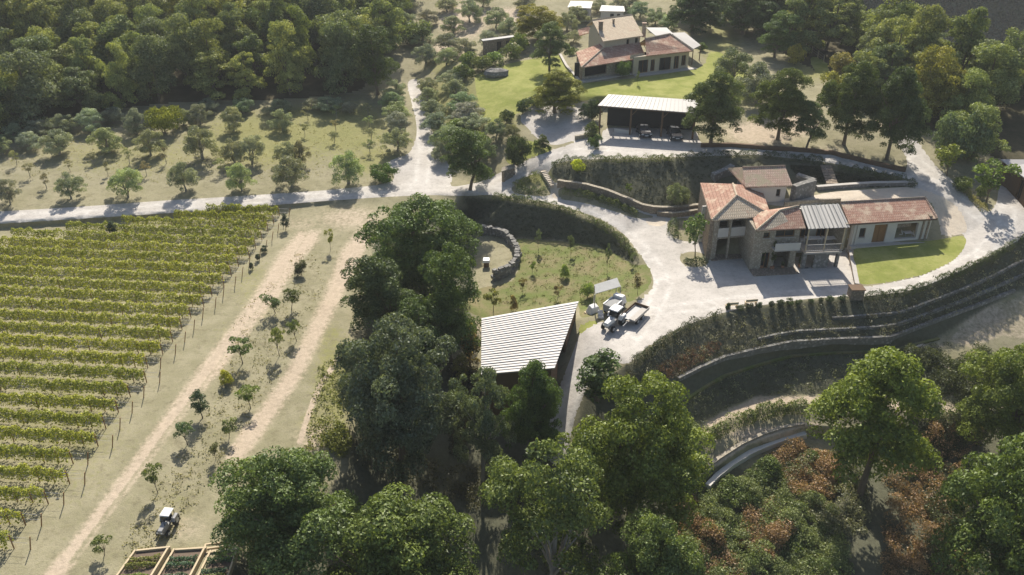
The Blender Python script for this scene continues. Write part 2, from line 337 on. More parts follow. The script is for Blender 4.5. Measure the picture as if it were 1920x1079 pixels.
oi = n.new('ShaderNodeObjectInfo'); at = n.new('ShaderNodeAttribute'); at.attribute_name = 'v'
b = mixc(n, l, at.outputs['Fac'], (.42, .48, .45), (1.6, 1.5, 1.35)); col = mixc(n, l, 1.0, oi.outputs['Color'], b, 'MULTIPLY')
rr = mixc(n, l, oi.outputs['Random'], (.86, .88, .9), (1.14, 1.1, 1.05)); col = mixc(n, l, 1.0, col, rr, 'MULTIPLY')
d = N(n, 'ShaderNodeBsdfDiffuse'); t = N(n, 'ShaderNodeBsdfTranslucent'); g = N(n, 'ShaderNodeBsdfGlossy', Roughness=.5)
l.new(col, d.inputs[0]); tc = mixc(n, l, 1.0, col, (1.25, 1.25, .55), 'MULTIPLY'); l.new(tc, t.inputs[0]); g.inputs[0].default_value = (.5, .5, .5, 1)
mx = N(n, 'ShaderNodeMixShader'); mx.inputs[0].default_value = .28; l.new(d.outputs[0], mx.inputs[1]); l.new(t.outputs[0], mx.inputs[2])
m2 = N(n, 'ShaderNodeMixShader'); m2.inputs[0].default_value = .05; l.new(mx.outputs[0], m2.inputs[1]); l.new(g.outputs[0], m2.inputs[2]); l.new(m2.outputs[0], o.inputs[0]); M['leaf'] = m

# ------------------------------------------------------------------ object helpers
def tag(o, label=None, cat=None, group=None, kind=None):
    for k, v in (('label', label), ('category', cat), ('group', group), ('kind', kind)):
        if v: o[k] = v
    return o
def link(name, me, parent=None, loc=None):
    o = bpy.data.objects.new(name, me); C.objects.link(o)
    if loc is not None: o.location = loc
    if parent: o.parent = parent
    return o
def empty(name, loc, label, cat, group=None, rz=0.0):
    o = link(name, None, loc=loc); o.rotation_euler.z = rz; o.empty_display_size = .5; return tag(o, label, cat, group)
def np_mesh(name, V, F, m=None, v=None):
    me = bpy.data.meshes.new(name); k = F.shape[1]
    me.vertices.add(len(V)); me.vertices.foreach_set('co', np.ascontiguousarray(V, np.float32).ravel())
    me.loops.add(F.size); me.loops.foreach_set('vertex_index', np.ascontiguousarray(F, np.int32).ravel())
    me.polygons.add(len(F)); me.polygons.foreach_set('loop_start', np.arange(0, F.size, k, dtype=np.int32)); me.polygons.foreach_set('loop_total', np.full(len(F), k, np.int32))
    if v is not None:
        a = me.attributes.new('v', 'FLOAT', 'FACE'); a.data.foreach_set('value', np.ascontiguousarray(v, np.float32))
    me.update(calc_edges=True)
    if m: me.materials.append(M[m])
    return me
class MB:
    """collects faces; build() links them as one mesh object with metre-true UVs"""
    def __init__(s): s.V, s.F, s.smooth = [], [], False
    def poly(s, pts):
        i = len(s.V); s.V += [Vector(p) for p in pts]; s.F.append(list(range(i, i + len(pts)))); return s
    def hexa(s, b, t):                              # bottom and top rings, counter-clockwise from above
        i = len(s.V); n_ = len(b); s.V += [Vector(p) for p in b] + [Vector(p) for p in t]
        s.F.append(list(range(i + n_ - 1, i - 1, -1))); s.F.append(list(range(i + n_, i + 2 * n_)))
        for k in range(n_): s.F.append([i + k, i + (k + 1) % n_, i + n_ + (k + 1) % n_, i + n_ + k])
        return s
    def box(s, x0, x1, y0, y1, z0, z1):
        b = [(x0, y0, z0), (x1, y0, z0), (x1, y1, z0), (x0, y1, z0)]; return s.hexa(b, [(x, y, z1) for x, y, _ in b])
    def slab(s, pts, th):                           # a plate below the given top outline
        return s.hexa([Vector(p) - Vector((0, 0, th)) for p in pts], pts)
    def tube(s, pts, rad, n_=7):
        pts = [Vector(p) for p in pts]; i0 = len(s.V)
        if not hasattr(rad, '__len__'): rad = [rad] * len(pts)
        for k, p in enumerate(pts):
            d = (pts[min(k + 1, len(pts) - 1)] - pts[max(k - 1, 0)]).normalized()
            a = d.orthogonal().normalized() if abs(d.z) < .9 else (Vector((1, 0, 0)) - d * d.x).normalized(); b_ = d.cross(a)
            for q in range(n_):
                t_ = 2 * math.pi * q / n_; s.V.append(p + (a * math.cos(t_) + b_ * math.sin(t_)) * rad[k])
        for k in range(len(pts) - 1):
            for q in range(n_): s.F.append([i0 + k * n_ + q, i0 + k * n_ + (q + 1) % n_, i0 + (k + 1) * n_ + (q + 1) % n_, i0 + (k + 1) * n_ + q])
        s.F.append([i0 + q for q in range(n_ - 1, -1, -1)]); s.F.append([i0 + (len(pts) - 1) * n_ + q for q in range(n_)]); return s
    def cyl(s, c, r, x0, x1, ax='x', n_=16):        # wheel-like disc along an axis
        f = {'x': lambda t: (t, c[1], c[2]), 'y': lambda t: (c[0], t, c[2]), 'z': lambda t: (c[0], c[1], t)}[ax]
        return s.tube([f(x0), f(x1)], r, n_)
    def build(s, name, m, parent=None, loc=None, bevel=0.0):
        me = bpy.data.meshes.new(name); me.from_pydata([tuple(v) for v in s.V], [], s.F); me.update()
        uv = me.uv_layers.new(name='UVMap')
        for p in me.polygons:
            n_ = p.normal; u = Vector((-n_.y, n_.x, 0)); u = u.normalized() if u.length > .02 else Vector((1, 0, 0)); v_ = n_.cross(u)
            for li in p.loop_indices:
                c_ = me.vertices[me.loops[li].vertex_index].co; uv.data[li].uv = (c_.dot(u), c_.dot(v_))
        me.materials.append(M[m]); o = link(name, me, parent, loc)
        if bevel: b_ = o.modifiers.new('bevel', 'BEVEL'); b_.width = bevel; b_.segments = 2; b_.limit_method = 'ANGLE'
        return o

# ------------------------------------------------------------------ the ground, cut along the surveyed outlines
VV = np.stack([0 * SX, 0 * SX, Z0], -1)
v_ = (539.5 - SY) / FOC; dy_, dz_ = C30 + v_ * S30, -S30 + v_ * C30; t_ = (Z0 - CAM_H) / dz_
VV[..., 0] = (SX - 960) / FOC * t_; VV[..., 1] = dy_ * t_
nr, nc = SX.shape; idx = np.arange(nr * nc).reshape(nr, nc)
FQ = np.stack([idx[1:, :-1], idx[1:, 1:], idx[:-1, 1:], idx[:-1, :-1]], -1).reshape(-1, 4)
cx_, cy_ = SX.ravel()[FQ].mean(1), SY.ravel()[FQ].mean(1)
zone = np.full(len(FQ), 'ground', dtype=object)
def paint(k, name):
    for P in ZS[k]: zone[inside(cx_, cy_, P)] = name
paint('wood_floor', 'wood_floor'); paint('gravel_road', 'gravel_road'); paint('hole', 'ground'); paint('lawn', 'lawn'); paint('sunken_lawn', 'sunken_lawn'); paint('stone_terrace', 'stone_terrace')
def blob(L):                                        # soft-edged patches: (px, py, rx, ry, strength)
    f = np.zeros(SX.shape)
    for x, y, rx, ry, s in L: f = np.maximum(f, s * np.clip(1.35 - np.hypot((SX - x) / rx, (SY - y) / ry), 0, 1))
    return f
def polyblob(L, soft):                              # patches by outline, faded over `soft` pixels
    f = np.zeros(SX.shape)
    for P in L:
        m_ = inside(SX, SY, P); P = np.array(P, float); Q = np.roll(P, -1, 0); d = np.full(SX.shape, 1e9)
        for a, b_ in zip(P, Q):
            ab = b_ - a; t = np.clip(((SX - a[0]) * ab[0] + (SY - a[1]) * ab[1]) / max((ab ** 2).sum(), 1e-9), 0, 1)
            d = np.minimum(d, np.hypot(a[0] + t * ab[0] - SX, a[1] + t * ab[1] - SY))
        f = np.maximum(f, np.clip(.5 + np.where(m_, d, -d) / soft, 0, 1))
    return f
green = blob([(250,290,260,60,.5),(500,260,180,70,.78),(640,240,120,70,.85),(700,300,60,40,.7),(560,215,60,30,.7),(860,200,70,90,.95),(840,130,60,40,.6),(630,720,55,110,.75),(600,800,50,40,.7),(620,640,40,50,.5),(1000,330,60,30,.8),(90,280,120,60,.25),(480,540,60,80,.45),(430,640,40,60,.4),(330,960,60,60,.35),(1350,80,60,60,.7),(1520,120,50,40,.9),(1900,580,60,40,.5),(940,200,60,60,.7),(1380,180,60,40,.6),(250,500,260,90,.42),(120,800,180,200,.42)])
bare = np.maximum(polyblob(ZONES['dirt_track'], 28) * .92, blob([(660,410,90,30,.55),(560,420,60,20,.4),(870,40,60,40,.8),(840,90,40,30,.7),(950,30,60,20,.8),(600,820,60,40,.6),(1430,250,90,30,.8),(1840,590,110,40,.6),(1500,230,50,40,.7),(1690,225,60,30,.8),(1560,280,60,14,.4),(1000,585,110,22,.5),(1400,740,90,14,.8),(1345,800,60,60,.4),(1750,765,60,12,.9),(1440,815,90,20,.8),(880,620,50,40,.5),(350,990,60,40,.4)]))
brush = np.clip(polyblob([[(1250,845),(1400,880),(1560,860),(1960,780),(2100,1200),(1200,1200),(1250,950)], [(870,368),(950,374),(1050,391),(1115,415),(1165,447),(1195,485),(1170,487),(1120,463),(1050,452),(960,447),(885,440)],
   [(1190,690),(1300,603),(1400,577),(1600,557),(1800,494),(1920,428),(1990,420),(1990,540),(1901,547),(1762,632),(1700,740),(1508,741),(1415,746),(1299,806),(1250,850),(1180,760)], [(1030,312),(1130,300),(1300,296),(1420,292),(1560,306),(1690,334),(1720,350),(1560,352),(1440,352),(1300,400),(1220,400),(1045,350)],
   [(705,440),(900,385),(880,600),(860,700),(1060,720),(1080,1100),(400,1100),(650,890),(690,700),(680,600)], [(1030,1100),(1100,720),(1200,700),(1300,800),(1300,1100)], [(1297,765),(1380,745),(1508,730),(1700,740),(1700,751),(1500,739),(1410,745),(1300,803)]], 26), 0, 1)
bare = np.maximum(bare, polyblob([[(640,668),(628,692),(606,724),(590,760),(577,800),(566,835),(556,832),(568,792),(582,752),(598,716),(622,682),(634,664)]], 4) * .9)
rut = polyblob([[(578,440),(524,528),(459,618),(389,713),(314,813),(229,928),(134,1058),(124,1058),(221,928),(307,813),(383,713),(453,618),(519,528),(573,440)]], 5); bare = bare * (1 - .45 * rut)
strips = polyblob([[(1296,808),(1359,770),(1415,747),(1508,742),(1560,743),(1560,758),(1508,757),(1430,766),(1365,789),(1300,830)], [(1640,748),(1707,755),(1800,762),(1800,778),(1700,772),(1640,762)], [(1313,878),(1350,850),(1392,825),(1508,793),(1540,793),(1540,803),(1508,803),(1400,838),(1340,878),(1322,892)], [(1775,640),(1800,612),(1860,575),(1930,548),(1990,540),(1990,660),(1930,640),(1880,632),(1820,655)], [(1690,650),(1760,640),(1780,650),(1700,664)]], 7)
brush = np.where((SY > 758) & (SY < 845) & (SX > 1290) & (SX < 1800), brush * .6, brush) * (1 - strips); bare = np.maximum(bare, strips * np.where(SX > 1720, .5, .8))
cov = np.stack([green, bare, brush, np.ones_like(green)], -1).reshape(-1, 4)
wear = np.zeros(SX.shape)
for Lw in ([(-60,412),(150,402),(350,386),(600,367),(760,352),(905,352),(985,318),(1060,288),(1130,280),(1290,284)], [(790,340),(797,280),(785,220),(778,160)], [(905,356),(985,369),(1050,386),(1120,412),(1180,445),(1215,482),(1245,530),(1225,585),(1180,640),(1090,700),(1050,800)], [(1225,585),(1330,572),(1450,556),(1600,546),(1740,525),(1840,478),(1885,430),(1890,390)], [(1885,430),(1830,400),(1770,345),(1715,300)], [(1300,284),(1450,288),(1560,297),(1700,328),(1800,380)]):
    Pw = [G(*q_) for q_ in Lw]
    for a, b_ in zip(Pw, Pw[1:]):
        ab = np.array([b_.x - a.x, b_.y - a.y]); t = np.clip(((VV[..., 0] - a.x) * ab[0] + (VV[..., 1] - a.y) * ab[1]) / (ab ** 2).sum(), 0, 1)
        d_ = np.hypot(a.x + t * ab[0] - VV[..., 0], a.y + t * ab[1] - VV[..., 1]); wear = np.maximum(wear, np.exp(-((d_ - .85) / .33) ** 2))
cov_g = cov.copy(); cov_g[:, 0] = wear.ravel()
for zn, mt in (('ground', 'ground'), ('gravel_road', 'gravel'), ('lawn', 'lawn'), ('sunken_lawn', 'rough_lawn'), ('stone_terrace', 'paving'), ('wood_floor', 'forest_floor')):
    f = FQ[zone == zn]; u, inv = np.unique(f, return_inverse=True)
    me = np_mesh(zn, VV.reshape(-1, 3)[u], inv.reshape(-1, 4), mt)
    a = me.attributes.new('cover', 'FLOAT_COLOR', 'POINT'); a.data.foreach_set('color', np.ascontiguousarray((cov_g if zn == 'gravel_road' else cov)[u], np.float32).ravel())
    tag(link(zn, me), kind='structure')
# ------------------------------------------------------------------ foliage
def leaves(P, Nn, size, r=rng, asp=.7, tilt=.6):
    """one small bent leaf spray (a quad) at each point"""
    n_ = len(P); d = Nn + r.normal(0, tilt, (n_, 3)); d /= np.linalg.norm(d, axis=1)[:, None]
    a = np.cross(d, r.normal(0, 1, (n_, 3))); a /= np.linalg.norm(a, axis=1)[:, None] + 1e-9; b = np.cross(d, a)
    s = (size * r.uniform(.6, 1.35, n_))[:, None]; a = a * s * .5; b = b * s * .5 * asp
    V = np.stack([P - a, P - b * r.uniform(.6, 1.2, (n_, 1)), P + a, P + b * r.uniform(.6, 1.2, (n_, 1))], 1) + r.normal(0, 1, (n_, 4, 3)) * s[:, None] * .1
    return V.reshape(-1, 3)
def clumps_to_mesh(name, cen, rad, nl, size, r, low=-.25, tilt=.5, asp=.7):
    """leaf sprays over the outer side of every clump"""
    area = rad ** 2; k = np.maximum(6, (nl * area / area.sum()).astype(int)); ci = np.repeat(np.arange(len(cen)), k); m_ = len(ci)
    d = r.normal(0, 1, (m_, 3)); d /= np.linalg.norm(d, axis=1)[:, None]; d[:, 2] = np.where(d[:, 2] < low, -d[:, 2] * .6, d[:, 2])
    P = cen[ci] + d * (rad[ci] * (1.06 - .4 * r.uniform(0, 1, m_) ** 2.2))[:, None] * np.array([1, 1, .8])
    V = leaves(P, d, size, r, asp, tilt); F = np.arange(len(V)).reshape(-1, 4)
    val = np.clip(r.normal(.45, .2, m_) + r.normal(0, .14, len(cen))[ci], 0, 1)
    return np_mesh(name, V, F, 'leaf', val)
def crown(name, seed, n_c, rx, z0, z1, cr, nl, size, power=2.2, hollow=.45, lean=.0, tilt=.5, low=-.45, lobes=5):
    """clumps fill an uneven egg between heights z0 and z1"""
    r = np.random.default_rng(seed); zc, hz = (z0 + z1) / 2, (z1 - z0) / 2
    d = r.normal(0, 1, (n_c, 3)); d /= np.linalg.norm(d, axis=1)[:, None]; az = np.arctan2(d[:, 1], d[:, 0])
    ph = r.uniform(0, 6.28, 4); wob = 1 + .13 * np.sin(2 * az + ph[0]) + .12 * np.sin(lobes * az + ph[1] + 2 * d[:, 2]) + .1 * np.sin(7 * d[:, 2] + ph[2])
    rr = r.uniform(hollow, 1, n_c) ** .6 * wob
    taper = 1 - .22 * np.clip(d[:, 2], 0, 1) ** power
    cen = np.stack([d[:, 0] * rr * (rx - cr * .6) * taper, d[:, 1] * rr * (rx - cr * .6) * taper, zc + d[:, 2] * rr * (hz - cr * .5)], -1)
    rad = cr * r.uniform(.55, 1.25, n_c)
    return clumps_to_mesh(name, cen, rad, nl, size, r, low, tilt)
def crown2(name, seed, W, z0, z1, n_l, lr, cr, n_c, nl, size, tilt=.55, low=-.4):
    """a crown of several leafy lobes of uneven size, each made of clumps"""
    r = np.random.default_rng(seed); H = z1 - z0; L, Rl = [], []
    for k in range(n_l):
        t = (k + .5) / n_l; z = z0 + H * (.18 + .68 * t ** .9); prof = math.sin(math.pi * min(.97, .22 + .70 * t)) ** .7
        a = k * 2.4 + r.uniform(-.5, .5); e = W * .5 * prof * r.uniform(.35, .85) * (1 if k < n_l - 1 else .2)
        L.append((math.cos(a) * e, math.sin(a) * e, z)); Rl.append(W * lr * r.uniform(.72, 1.22))
    L.append((0, 0, z0 + H * .45)); Rl.append(W * lr * 1.25); L, Rl = np.array(L), np.array(Rl)
    k = r.choice(len(L), n_c, p=Rl ** 2 / (Rl ** 2).sum()); d = r.normal(0, 1, (n_c, 3)); d /= np.linalg.norm(d, axis=1)[:, None]; d[:, 2] = np.where(d[:, 2] < -.5, -d[:, 2], d[:, 2])
    cen = L[k] + d * (Rl[k] * r.uniform(.7, 1.12, n_c))[:, None] * np.array([1, 1, .85]); dist = np.min([np.linalg.norm((cen - l) / np.array([1, 1, .85]), axis=1) / q for l, q in zip(L, Rl)], axis=0)
    cen = cen[dist > .55]; rad = cr * r.uniform(.5, 1.35, len(cen)); q = np.percentile(np.hypot(cen[:, 0], cen[:, 1]) + rad * .6, 93); cen[:, :2] *= (W / 2) / q
    cen[:, 2] = z0 + (cen[:, 2] - cen[:, 2].min() + cr * .3) * (H - cr * .8) / (cen[:, 2].max() - cen[:, 2].min())
    return clumps_to_mesh(name, cen, rad, nl, size, r, low, tilt)
def trunk(name, seed, h, r0, z_fork, rx, limbs=6, m='bark', multi=1):
    r = random.Random(seed); b = MB()
    for s in range(multi):
        ox, oy = (r.uniform(-.25, .25) * (multi > 1), r.uniform(-.25, .25) * (multi > 1)); lx, ly = r.uniform(-.05, .05) * h, r.uniform(-.05, .05) * h
        rr = r0 / math.sqrt(multi)
        b.tube([(ox, oy, -.6), (ox * 1.1, oy * 1.1, .15), (ox + lx * .4, oy + ly * .4, z_fork * .6), (ox + lx, oy + ly, z_fork), (ox + lx * 1.5, oy + ly * 1.2, (z_fork + h) / 2), (lx * 1.7, ly * 1.5, h * .92)], [rr * 1.5, rr * 1.1, rr * .9, rr * .8, rr * .5, rr * .12], 8)
        for k in range(limbs):
            a = 6.28 * k / limbs + r.uniform(-.4, .4); z = z_fork * r.uniform(.75, 1.35); e = rx * r.uniform(.55, .85); up = (h - z) * r.uniform(.3, .75)
            p = [(ox + lx, oy + ly, z), (ox + lx + math.cos(a) * e * .35, oy + ly + math.sin(a) * e * .35, z + up * .5), (lx + math.cos(a) * e, ly + math.sin(a) * e, z + up)]
            b.tube(p, [rr * .45, rr * .3, rr * .08], 5)
            a2 = a + r.uniform(.4, .8); b.tube([p[1], (p[1][0] + math.cos(a2) * e * .4, p[1][1] + math.sin(a2) * e * .4, p[1][2] + up * .35)], [rr * .25, rr * .06], 4)
    o = b.build(name, m); me = o.data; bpy.data.objects.remove(o); return me
PROTO = {}                                          # kind -> list of (crown mesh, trunk mesh, height, width)
def proto(kind, n_var, h, w_, cf, tf): PROTO[kind] = [(cf(i), tf(i), h, w_) for i in range(n_var)]
proto('broad', 4, 12, 10, lambda i: crown2('crown', 100 + i, 10, 1.0, 12.2, 13, .22, .85, 260, 60000, .21), lambda i: trunk('trunk', i, 12, .32, 3.4, 4.6, 8))
proto('open', 3, 12, 8, lambda i: crown2('crown', 200 + i, 8, 2.4, 12.2, 13, .17, .75, 95, 22000, .20, tilt=.8), lambda i: trunk('trunk', 20 + i, 12, .24, 3.5, 3.4, 9, 'pale_bark'))
proto('wood', 7, 10, 8, lambda i: crown2('crown', 300 + i, 8, .2, 10.3, 7 + i % 3, (.21, .24, .27)[i % 3], (.8, 1.0, 1.15)[i % 3], 90, 15000, .29), lambda i: trunk('trunk', 40 + i, 10, .22, 2.6, 3.5, 5))
proto('tall', 3, 12, 7, lambda i: crown2('crown', 400 + i, 7, 1.6, 12.2, 11, .24, .8, 150, 30000, .21), lambda i: trunk('trunk', 60 + i, 12, .24, 3.0, 3.0, 7))
proto('olive', 6, 4.5, 5, lambda i: crown2('crown', 500 + i, 5, .6, 4.7, 7, .29, .55, 75, 13000, .15, tilt=.7, low=-.7), lambda i: trunk('trunk', 80 + i, 4.4, .17, 1.1, 2.1, 6, 'pale_bark', 1 + i % 2))
proto('olive_thin', 3, 3, 2.4, lambda i: crown('crown', 560 + i, 12, 1.25, .9, 3.1, .38, 900, .14, hollow=.3, tilt=1), lambda i: trunk('trunk', 90 + i, 3, .06, .9, 1.0, 5, 'pale_bark'))
proto('sapling', 4, 3.5, 2.6, lambda i: crown('crown', 600 + i, 16, 1.35, 1.0, 3.6, .40, 1300, .19, hollow=.2, tilt=1), lambda i: trunk('trunk', 110 + i, 3.4, .05, .9, 1.0, 6))
proto('cone', 2, 4, 1.8, lambda i: crown('crown', 700 + i, 34, .95, .3, 4.1, .36, 2600, .16, power=.8, hollow=.3), lambda i: trunk('trunk', 130 + i, 3.8, .07, .6, .6, 5))
proto('shrub', 5, 2, 2.6, lambda i: crown('crown', 800 + i, 26, 1.35, -.1, 2.05, .5, 2600, .17, hollow=.4), lambda i: trunk('trunk', 150 + i, 1.7, .05, .3, 1.0, 5))
proto('clipped', 1, 2, 3, lambda i: crown('crown', 900 + i, 60, 1.6, 0, 2.05, .42, 7000, .13, hollow=.7, power=4), lambda i: trunk('trunk', 170 + i, 1.6, .06, .3, 1.0, 5))
TREES = []; LG = 1.95
def tree(kind, base, h, w_, col, label, cat='tree', group=None, name=None, rz=None, var=None, trunk_too=True):
    k = len(TREES) if var is None else var; cm, tm, H, W = PROTO[kind][k % len(PROTO[kind])]
    nm = name or {'broad': 'broadleaf_tree', 'open': 'broadleaf_tree', 'tall': 'broadleaf_tree', 'wood': 'woodland_tree', 'olive': 'olive_tree', 'olive_thin': 'young_olive_tree', 'sapling': 'fruit_tree', 'cone': 'conical_tree', 'shrub': 'shrub', 'clipped': 'clipped_bush'}[kind]
    e = empty(nm, base, label, cat, group, random.uniform(0, 6.28) if rz is None else rz); e.scale = (w_ / W, w_ / W, h / H)
    j = rng.uniform(.88, 1.12)
    for part, me in (('crown', cm), ('trunk', tm)):
        if part == 'trunk' and not trunk_too: continue
        o = link(part, me, e)
        if part == 'crown':
            if w_ > 7: j *= .86
            o.color = (col[0] * 1.0 * j * LG, col[1] * 1.03 * j * LG, col[2] * 1.12 * rng.uniform(.85, 1.15) * j * LG, 1)
    TREES.append(e); return e
GREEN, DARK, YEL, LIT, GREY, OLIVE, BROWN, GOLD = (.12, .16, .045), (.08, .115, .036), (.22, .23, .03), (.115, .15, .032), (.085, .105, .06), (.125, .14, .085), (.14, .115, .06), (.25, .22, .02)
def tree_px(kind, cx, top, base, wpx, col, label, cat='tree', group=None, **kw):
    """tree whose trunk stands at photo pixel (cx, base), crown top seen on line `top`, crown `wpx` pixels wide"""
    b = G(cx, base); s = mpp(b); w_ = wpx / s; v = (539.5 - top) / FOC
    h = CAM_H + (b.y + w_ * .12) * (-S30 + v * C30) / (C30 + v * S30) - b.z
    return tree(kind, b, max(.5, h), w_, col, label, cat, group, **kw)
def strip_leaves(name, pts, wid, hgt, per_m, size, parent=None, col=GREEN, seed=1, z0=.0, gap=0.0, jag=.25):
    """leafy band along a line of world points (a vine row, a hedge)"""
    r = np.random.default_rng(seed); P, Nn = [], []
    pts = [Vector(p) for p in pts]; seg = [(b - a) for a, b in zip(pts, pts[1:])]; L = [s.length for s in seg]; tot = sum(L); n_ = int(tot * per_m)
    t = r.uniform(0, tot, n_); t.sort(); cum = np.concatenate([[0], np.cumsum(L)]); k = np.clip(np.searchsorted(cum, t) - 1, 0, len(seg) - 1)
    A = np.array([tuple(p) for p in pts]); D = np.array([tuple(s) for s in seg]); fr = (t - cum[k]) / np.array(L)[k]; base = A[k] + D[k] * fr[:, None]
    T = D[k] / np.array(L)[k][:, None]; side = np.stack([-T[:, 1], T[:, 0], 0 * T[:, 0]], -1)
    bump = 1 + jag * np.sin(t * 2.3 + seed) * np.sin(t * .9 + 2 * seed) + r.normal(0, jag * .25, n_) + jag * .6 * np.sin(t * 5.1 + seed * 3)
    a = r.uniform(-.15, math.pi + .15, n_); rad = r.uniform(.75, 1.05, n_)
    off = np.cos(a) * rad * wid * .5 * bump; hh = z0 + np.clip(np.sin(a) * rad, 0, 1.2) ** .7 * (hgt - z0) * bump
    P = base + side * off[:, None]; P[:, 2] += hh; Nn = side * np.cos(a)[:, None] + np.array([0, 0, 1]) * np.sin(a)[:, None]
    if gap:
        keep = (np.sin(t * .37 + seed) + np.sin(t * .83 + seed * 2) * .7 + r.normal(0, .3, n_)) > -1.75 + gap; P, Nn = P[keep], Nn[keep]
    V = leaves(P, Nn, size, r); me = np_mesh(name, V, np.arange(len(V)).reshape(-1, 4), 'leaf', np.clip(r.normal(.5, .22, len(P)), 0, 1))
    o = link(name, me, parent); o.color = (col[0] * LG, col[1] * LG, col[2] * LG, 1); return o
ORD = ['first','second','third','fourth','fifth','sixth','seventh','eighth','ninth','tenth','eleventh','twelfth','thirteenth','fourteenth','fifteenth','sixteenth','seventeenth','eighteenth','nineteenth','twentieth','twenty-first','twenty-second','twenty-third','twenty-fourth','twenty-fifth','twenty-sixth','twenty-seventh','twenty-eighth','twenty-ninth','thirtieth','thirty-first','thirty-second','thirty-third']
# ------------------------------------------------------------------ the woods: rows running back from the edge of the wood
def wood(front, k_max, px_step, label, group, cols, hmin, hmax, keep, shift=7.0, yel=()):
    fx, fy = [a[0] for a in front], [a[1] for a in front]
    for k in range(k_max):
        cells, x = [], fx[0] + (k % 2) * 22
        while x < fx[-1]:
            y = float(np.interp(x, fx, fy))
            for _ in range(k):
                p = pt(x, y, zg(x, y)); D2 = p.y + shift; z2 = zg(x, y - 12); y = to_px(p.x, D2, z2)[1]
            s = mpp(pt(x, y, zg(x, y))); jx, jy = random.uniform(-.25, .25) * px_step * s / 10, random.uniform(-2.5, 2.5)
            if keep(x + jx, y + jy): cells.append((x + jx, y + jy))
            x += px_step * s / 10 * random.uniform(.9, 1.1)
        for i, (x, y) in enumerate(cells):
            h = random.uniform(hmin, hmax); c = random.choice(cols)
            for yx, yy, yc in yel:
                if abs(x - yx) < 30 and abs(y - yy) < 12: c = yc
            tree(random.choices(['wood', 'tall'], [9, 1])[0] if False else 'wood', G(x, y), h * random.choice([.8, 1, 1, 1.12, 1.25]), random.uniform(6.0, 10.2), c, label.format(i=ORD[min(i, 32)], k=ORD[k]), 'tree', group)
WC = [(.13,.155,.058),(.155,.18,.062),(.105,.13,.054),(.18,.195,.064),(.125,.145,.068),(.195,.205,.064)]
wood([(-90,272),(0,248),(210,203),(330,188),(560,180),(700,168),(790,168)], 15, 74, '{i} tree from the left in the {k} row of the wood behind the grove', 'trees of the wood behind the olive grove', WC, 8, 12,
     lambda x, y: y > -75 and x < 700 + (170 - y) * .38, yel=[(330,60,(.19,.17,.03)),(385,75,(.17,.16,.03)),(600,60,(.13,.15,.03)),(520,40,(.13,.15,.035))])
wood([(1300,30),(1400,40),(1470,85),(1545,130),(1600,170),(1700,215),(1790,232),(1880,262),(1990,282)], 9, 72, '{i} tree from the left in the {k} row of the wood on the ridge', 'trees of the wood on the ridge', WC, 7, 10.5,
     lambda x, y: y > np.interp(x, [1300,1440,1590,1700,1810,1925,2000], [-70,-60,60,110,142,170,185]) and x < 1990 and not (1690 < x < 1790 and y > 225) and not (x > 1850 and y > 232) and not (1480 < x < 1600 and 100 < y < 190), yel=[(1750,215,(.17,.165,.04)),(1740,235,(.15,.16,.04))])
# the dark far hillside reads as one mass
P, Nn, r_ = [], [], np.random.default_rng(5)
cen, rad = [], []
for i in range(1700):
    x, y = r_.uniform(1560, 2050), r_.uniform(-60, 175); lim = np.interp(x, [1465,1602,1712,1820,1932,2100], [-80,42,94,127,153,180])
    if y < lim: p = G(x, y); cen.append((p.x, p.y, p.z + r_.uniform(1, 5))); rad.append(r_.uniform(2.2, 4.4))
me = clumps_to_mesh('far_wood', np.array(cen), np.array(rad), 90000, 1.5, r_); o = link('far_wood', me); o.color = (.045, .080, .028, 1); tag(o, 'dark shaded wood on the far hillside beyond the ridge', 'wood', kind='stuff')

# ------------------------------------------------------------------ large trees one by one
T = tree_px
T('broad', 550, 848, 1062, 262, (.085,.12,.035), 'large green broadleaf tree beside the vegetable beds, its crown reaching over them')
T('broad', 745, 938, 1190, 290, (.10,.13,.03), 'large yellow-green tree at the lower edge between two darker crowns')
T('broad', 755, 590, 868, 212, (.105,.125,.078), 'tall dusty green tree with a deeply shaded crown in front of the white-roofed shed')
T('broad', 795, 372, 560, 206, (.075,.11,.03), 'widest tree of the clump beside the round stone enclosure, below the crossroads')
T('tall', 725, 480, 650, 130, (.075,.10,.032), 'green tree on the track side of the clump, below the widest crown')
T('tall', 845, 462, 680, 110, (.075,.105,.032), 'slender green tree of the clump nearest the round stone enclosure')
T('tall', 790, 560, 700, 120, (.06,.088,.028), 'dark tree filling the middle of the clump above the dusty green tree')
T('open', 905, 690, 905, 118, (.10,.12,.06), 'thin grey-green tree with a bare pale trunk between the shed and the dark crown')
T('broad', 1000, 682, 862, 118, (.060,.09,.028), 'dark green tree in front of the lower edge of the white shed roof')
T('cone', 1120, 652, 752, 84, (.065,.095,.03), 'small pointed tree beside the lower gravel drive')
T('broad', 1182, 702, 975, 240, (.125,.15,.03), 'large tree with a bright yellow-green top beside the lower gravel drive')
T('open', 1020, 832, 1150, 232, (.095,.12,.035), 'loose-crowned tree at the foot of the lower gravel drive')
T('broad', 1212, 978, 1210, 206, (.10,.13,.035), 'round green tree at the lower edge below the bright yellow-green one')
T('tall', 1610, 648, 935, 196, (.115,.145,.03), 'tall free-standing tree in front of the planted terraces below the court')
T('broad', 1880, 645, 850, 186, (.11,.14,.03), 'broad tree at the right edge beside the zigzag steps')
T('broad', 1855, 812, 1130, 262, (.085,.115,.032), 'large green tree in the lower right corner above the brambles')
T('tall', 882, 242, 356, 92, (.070,.10,.028), 'dark tree with a sunlit top standing at the crossroads')
T('tall', 708, 48, 178, 84, (.065,.09,.028), 'tall tree with a visible trunk at the end of the wood')
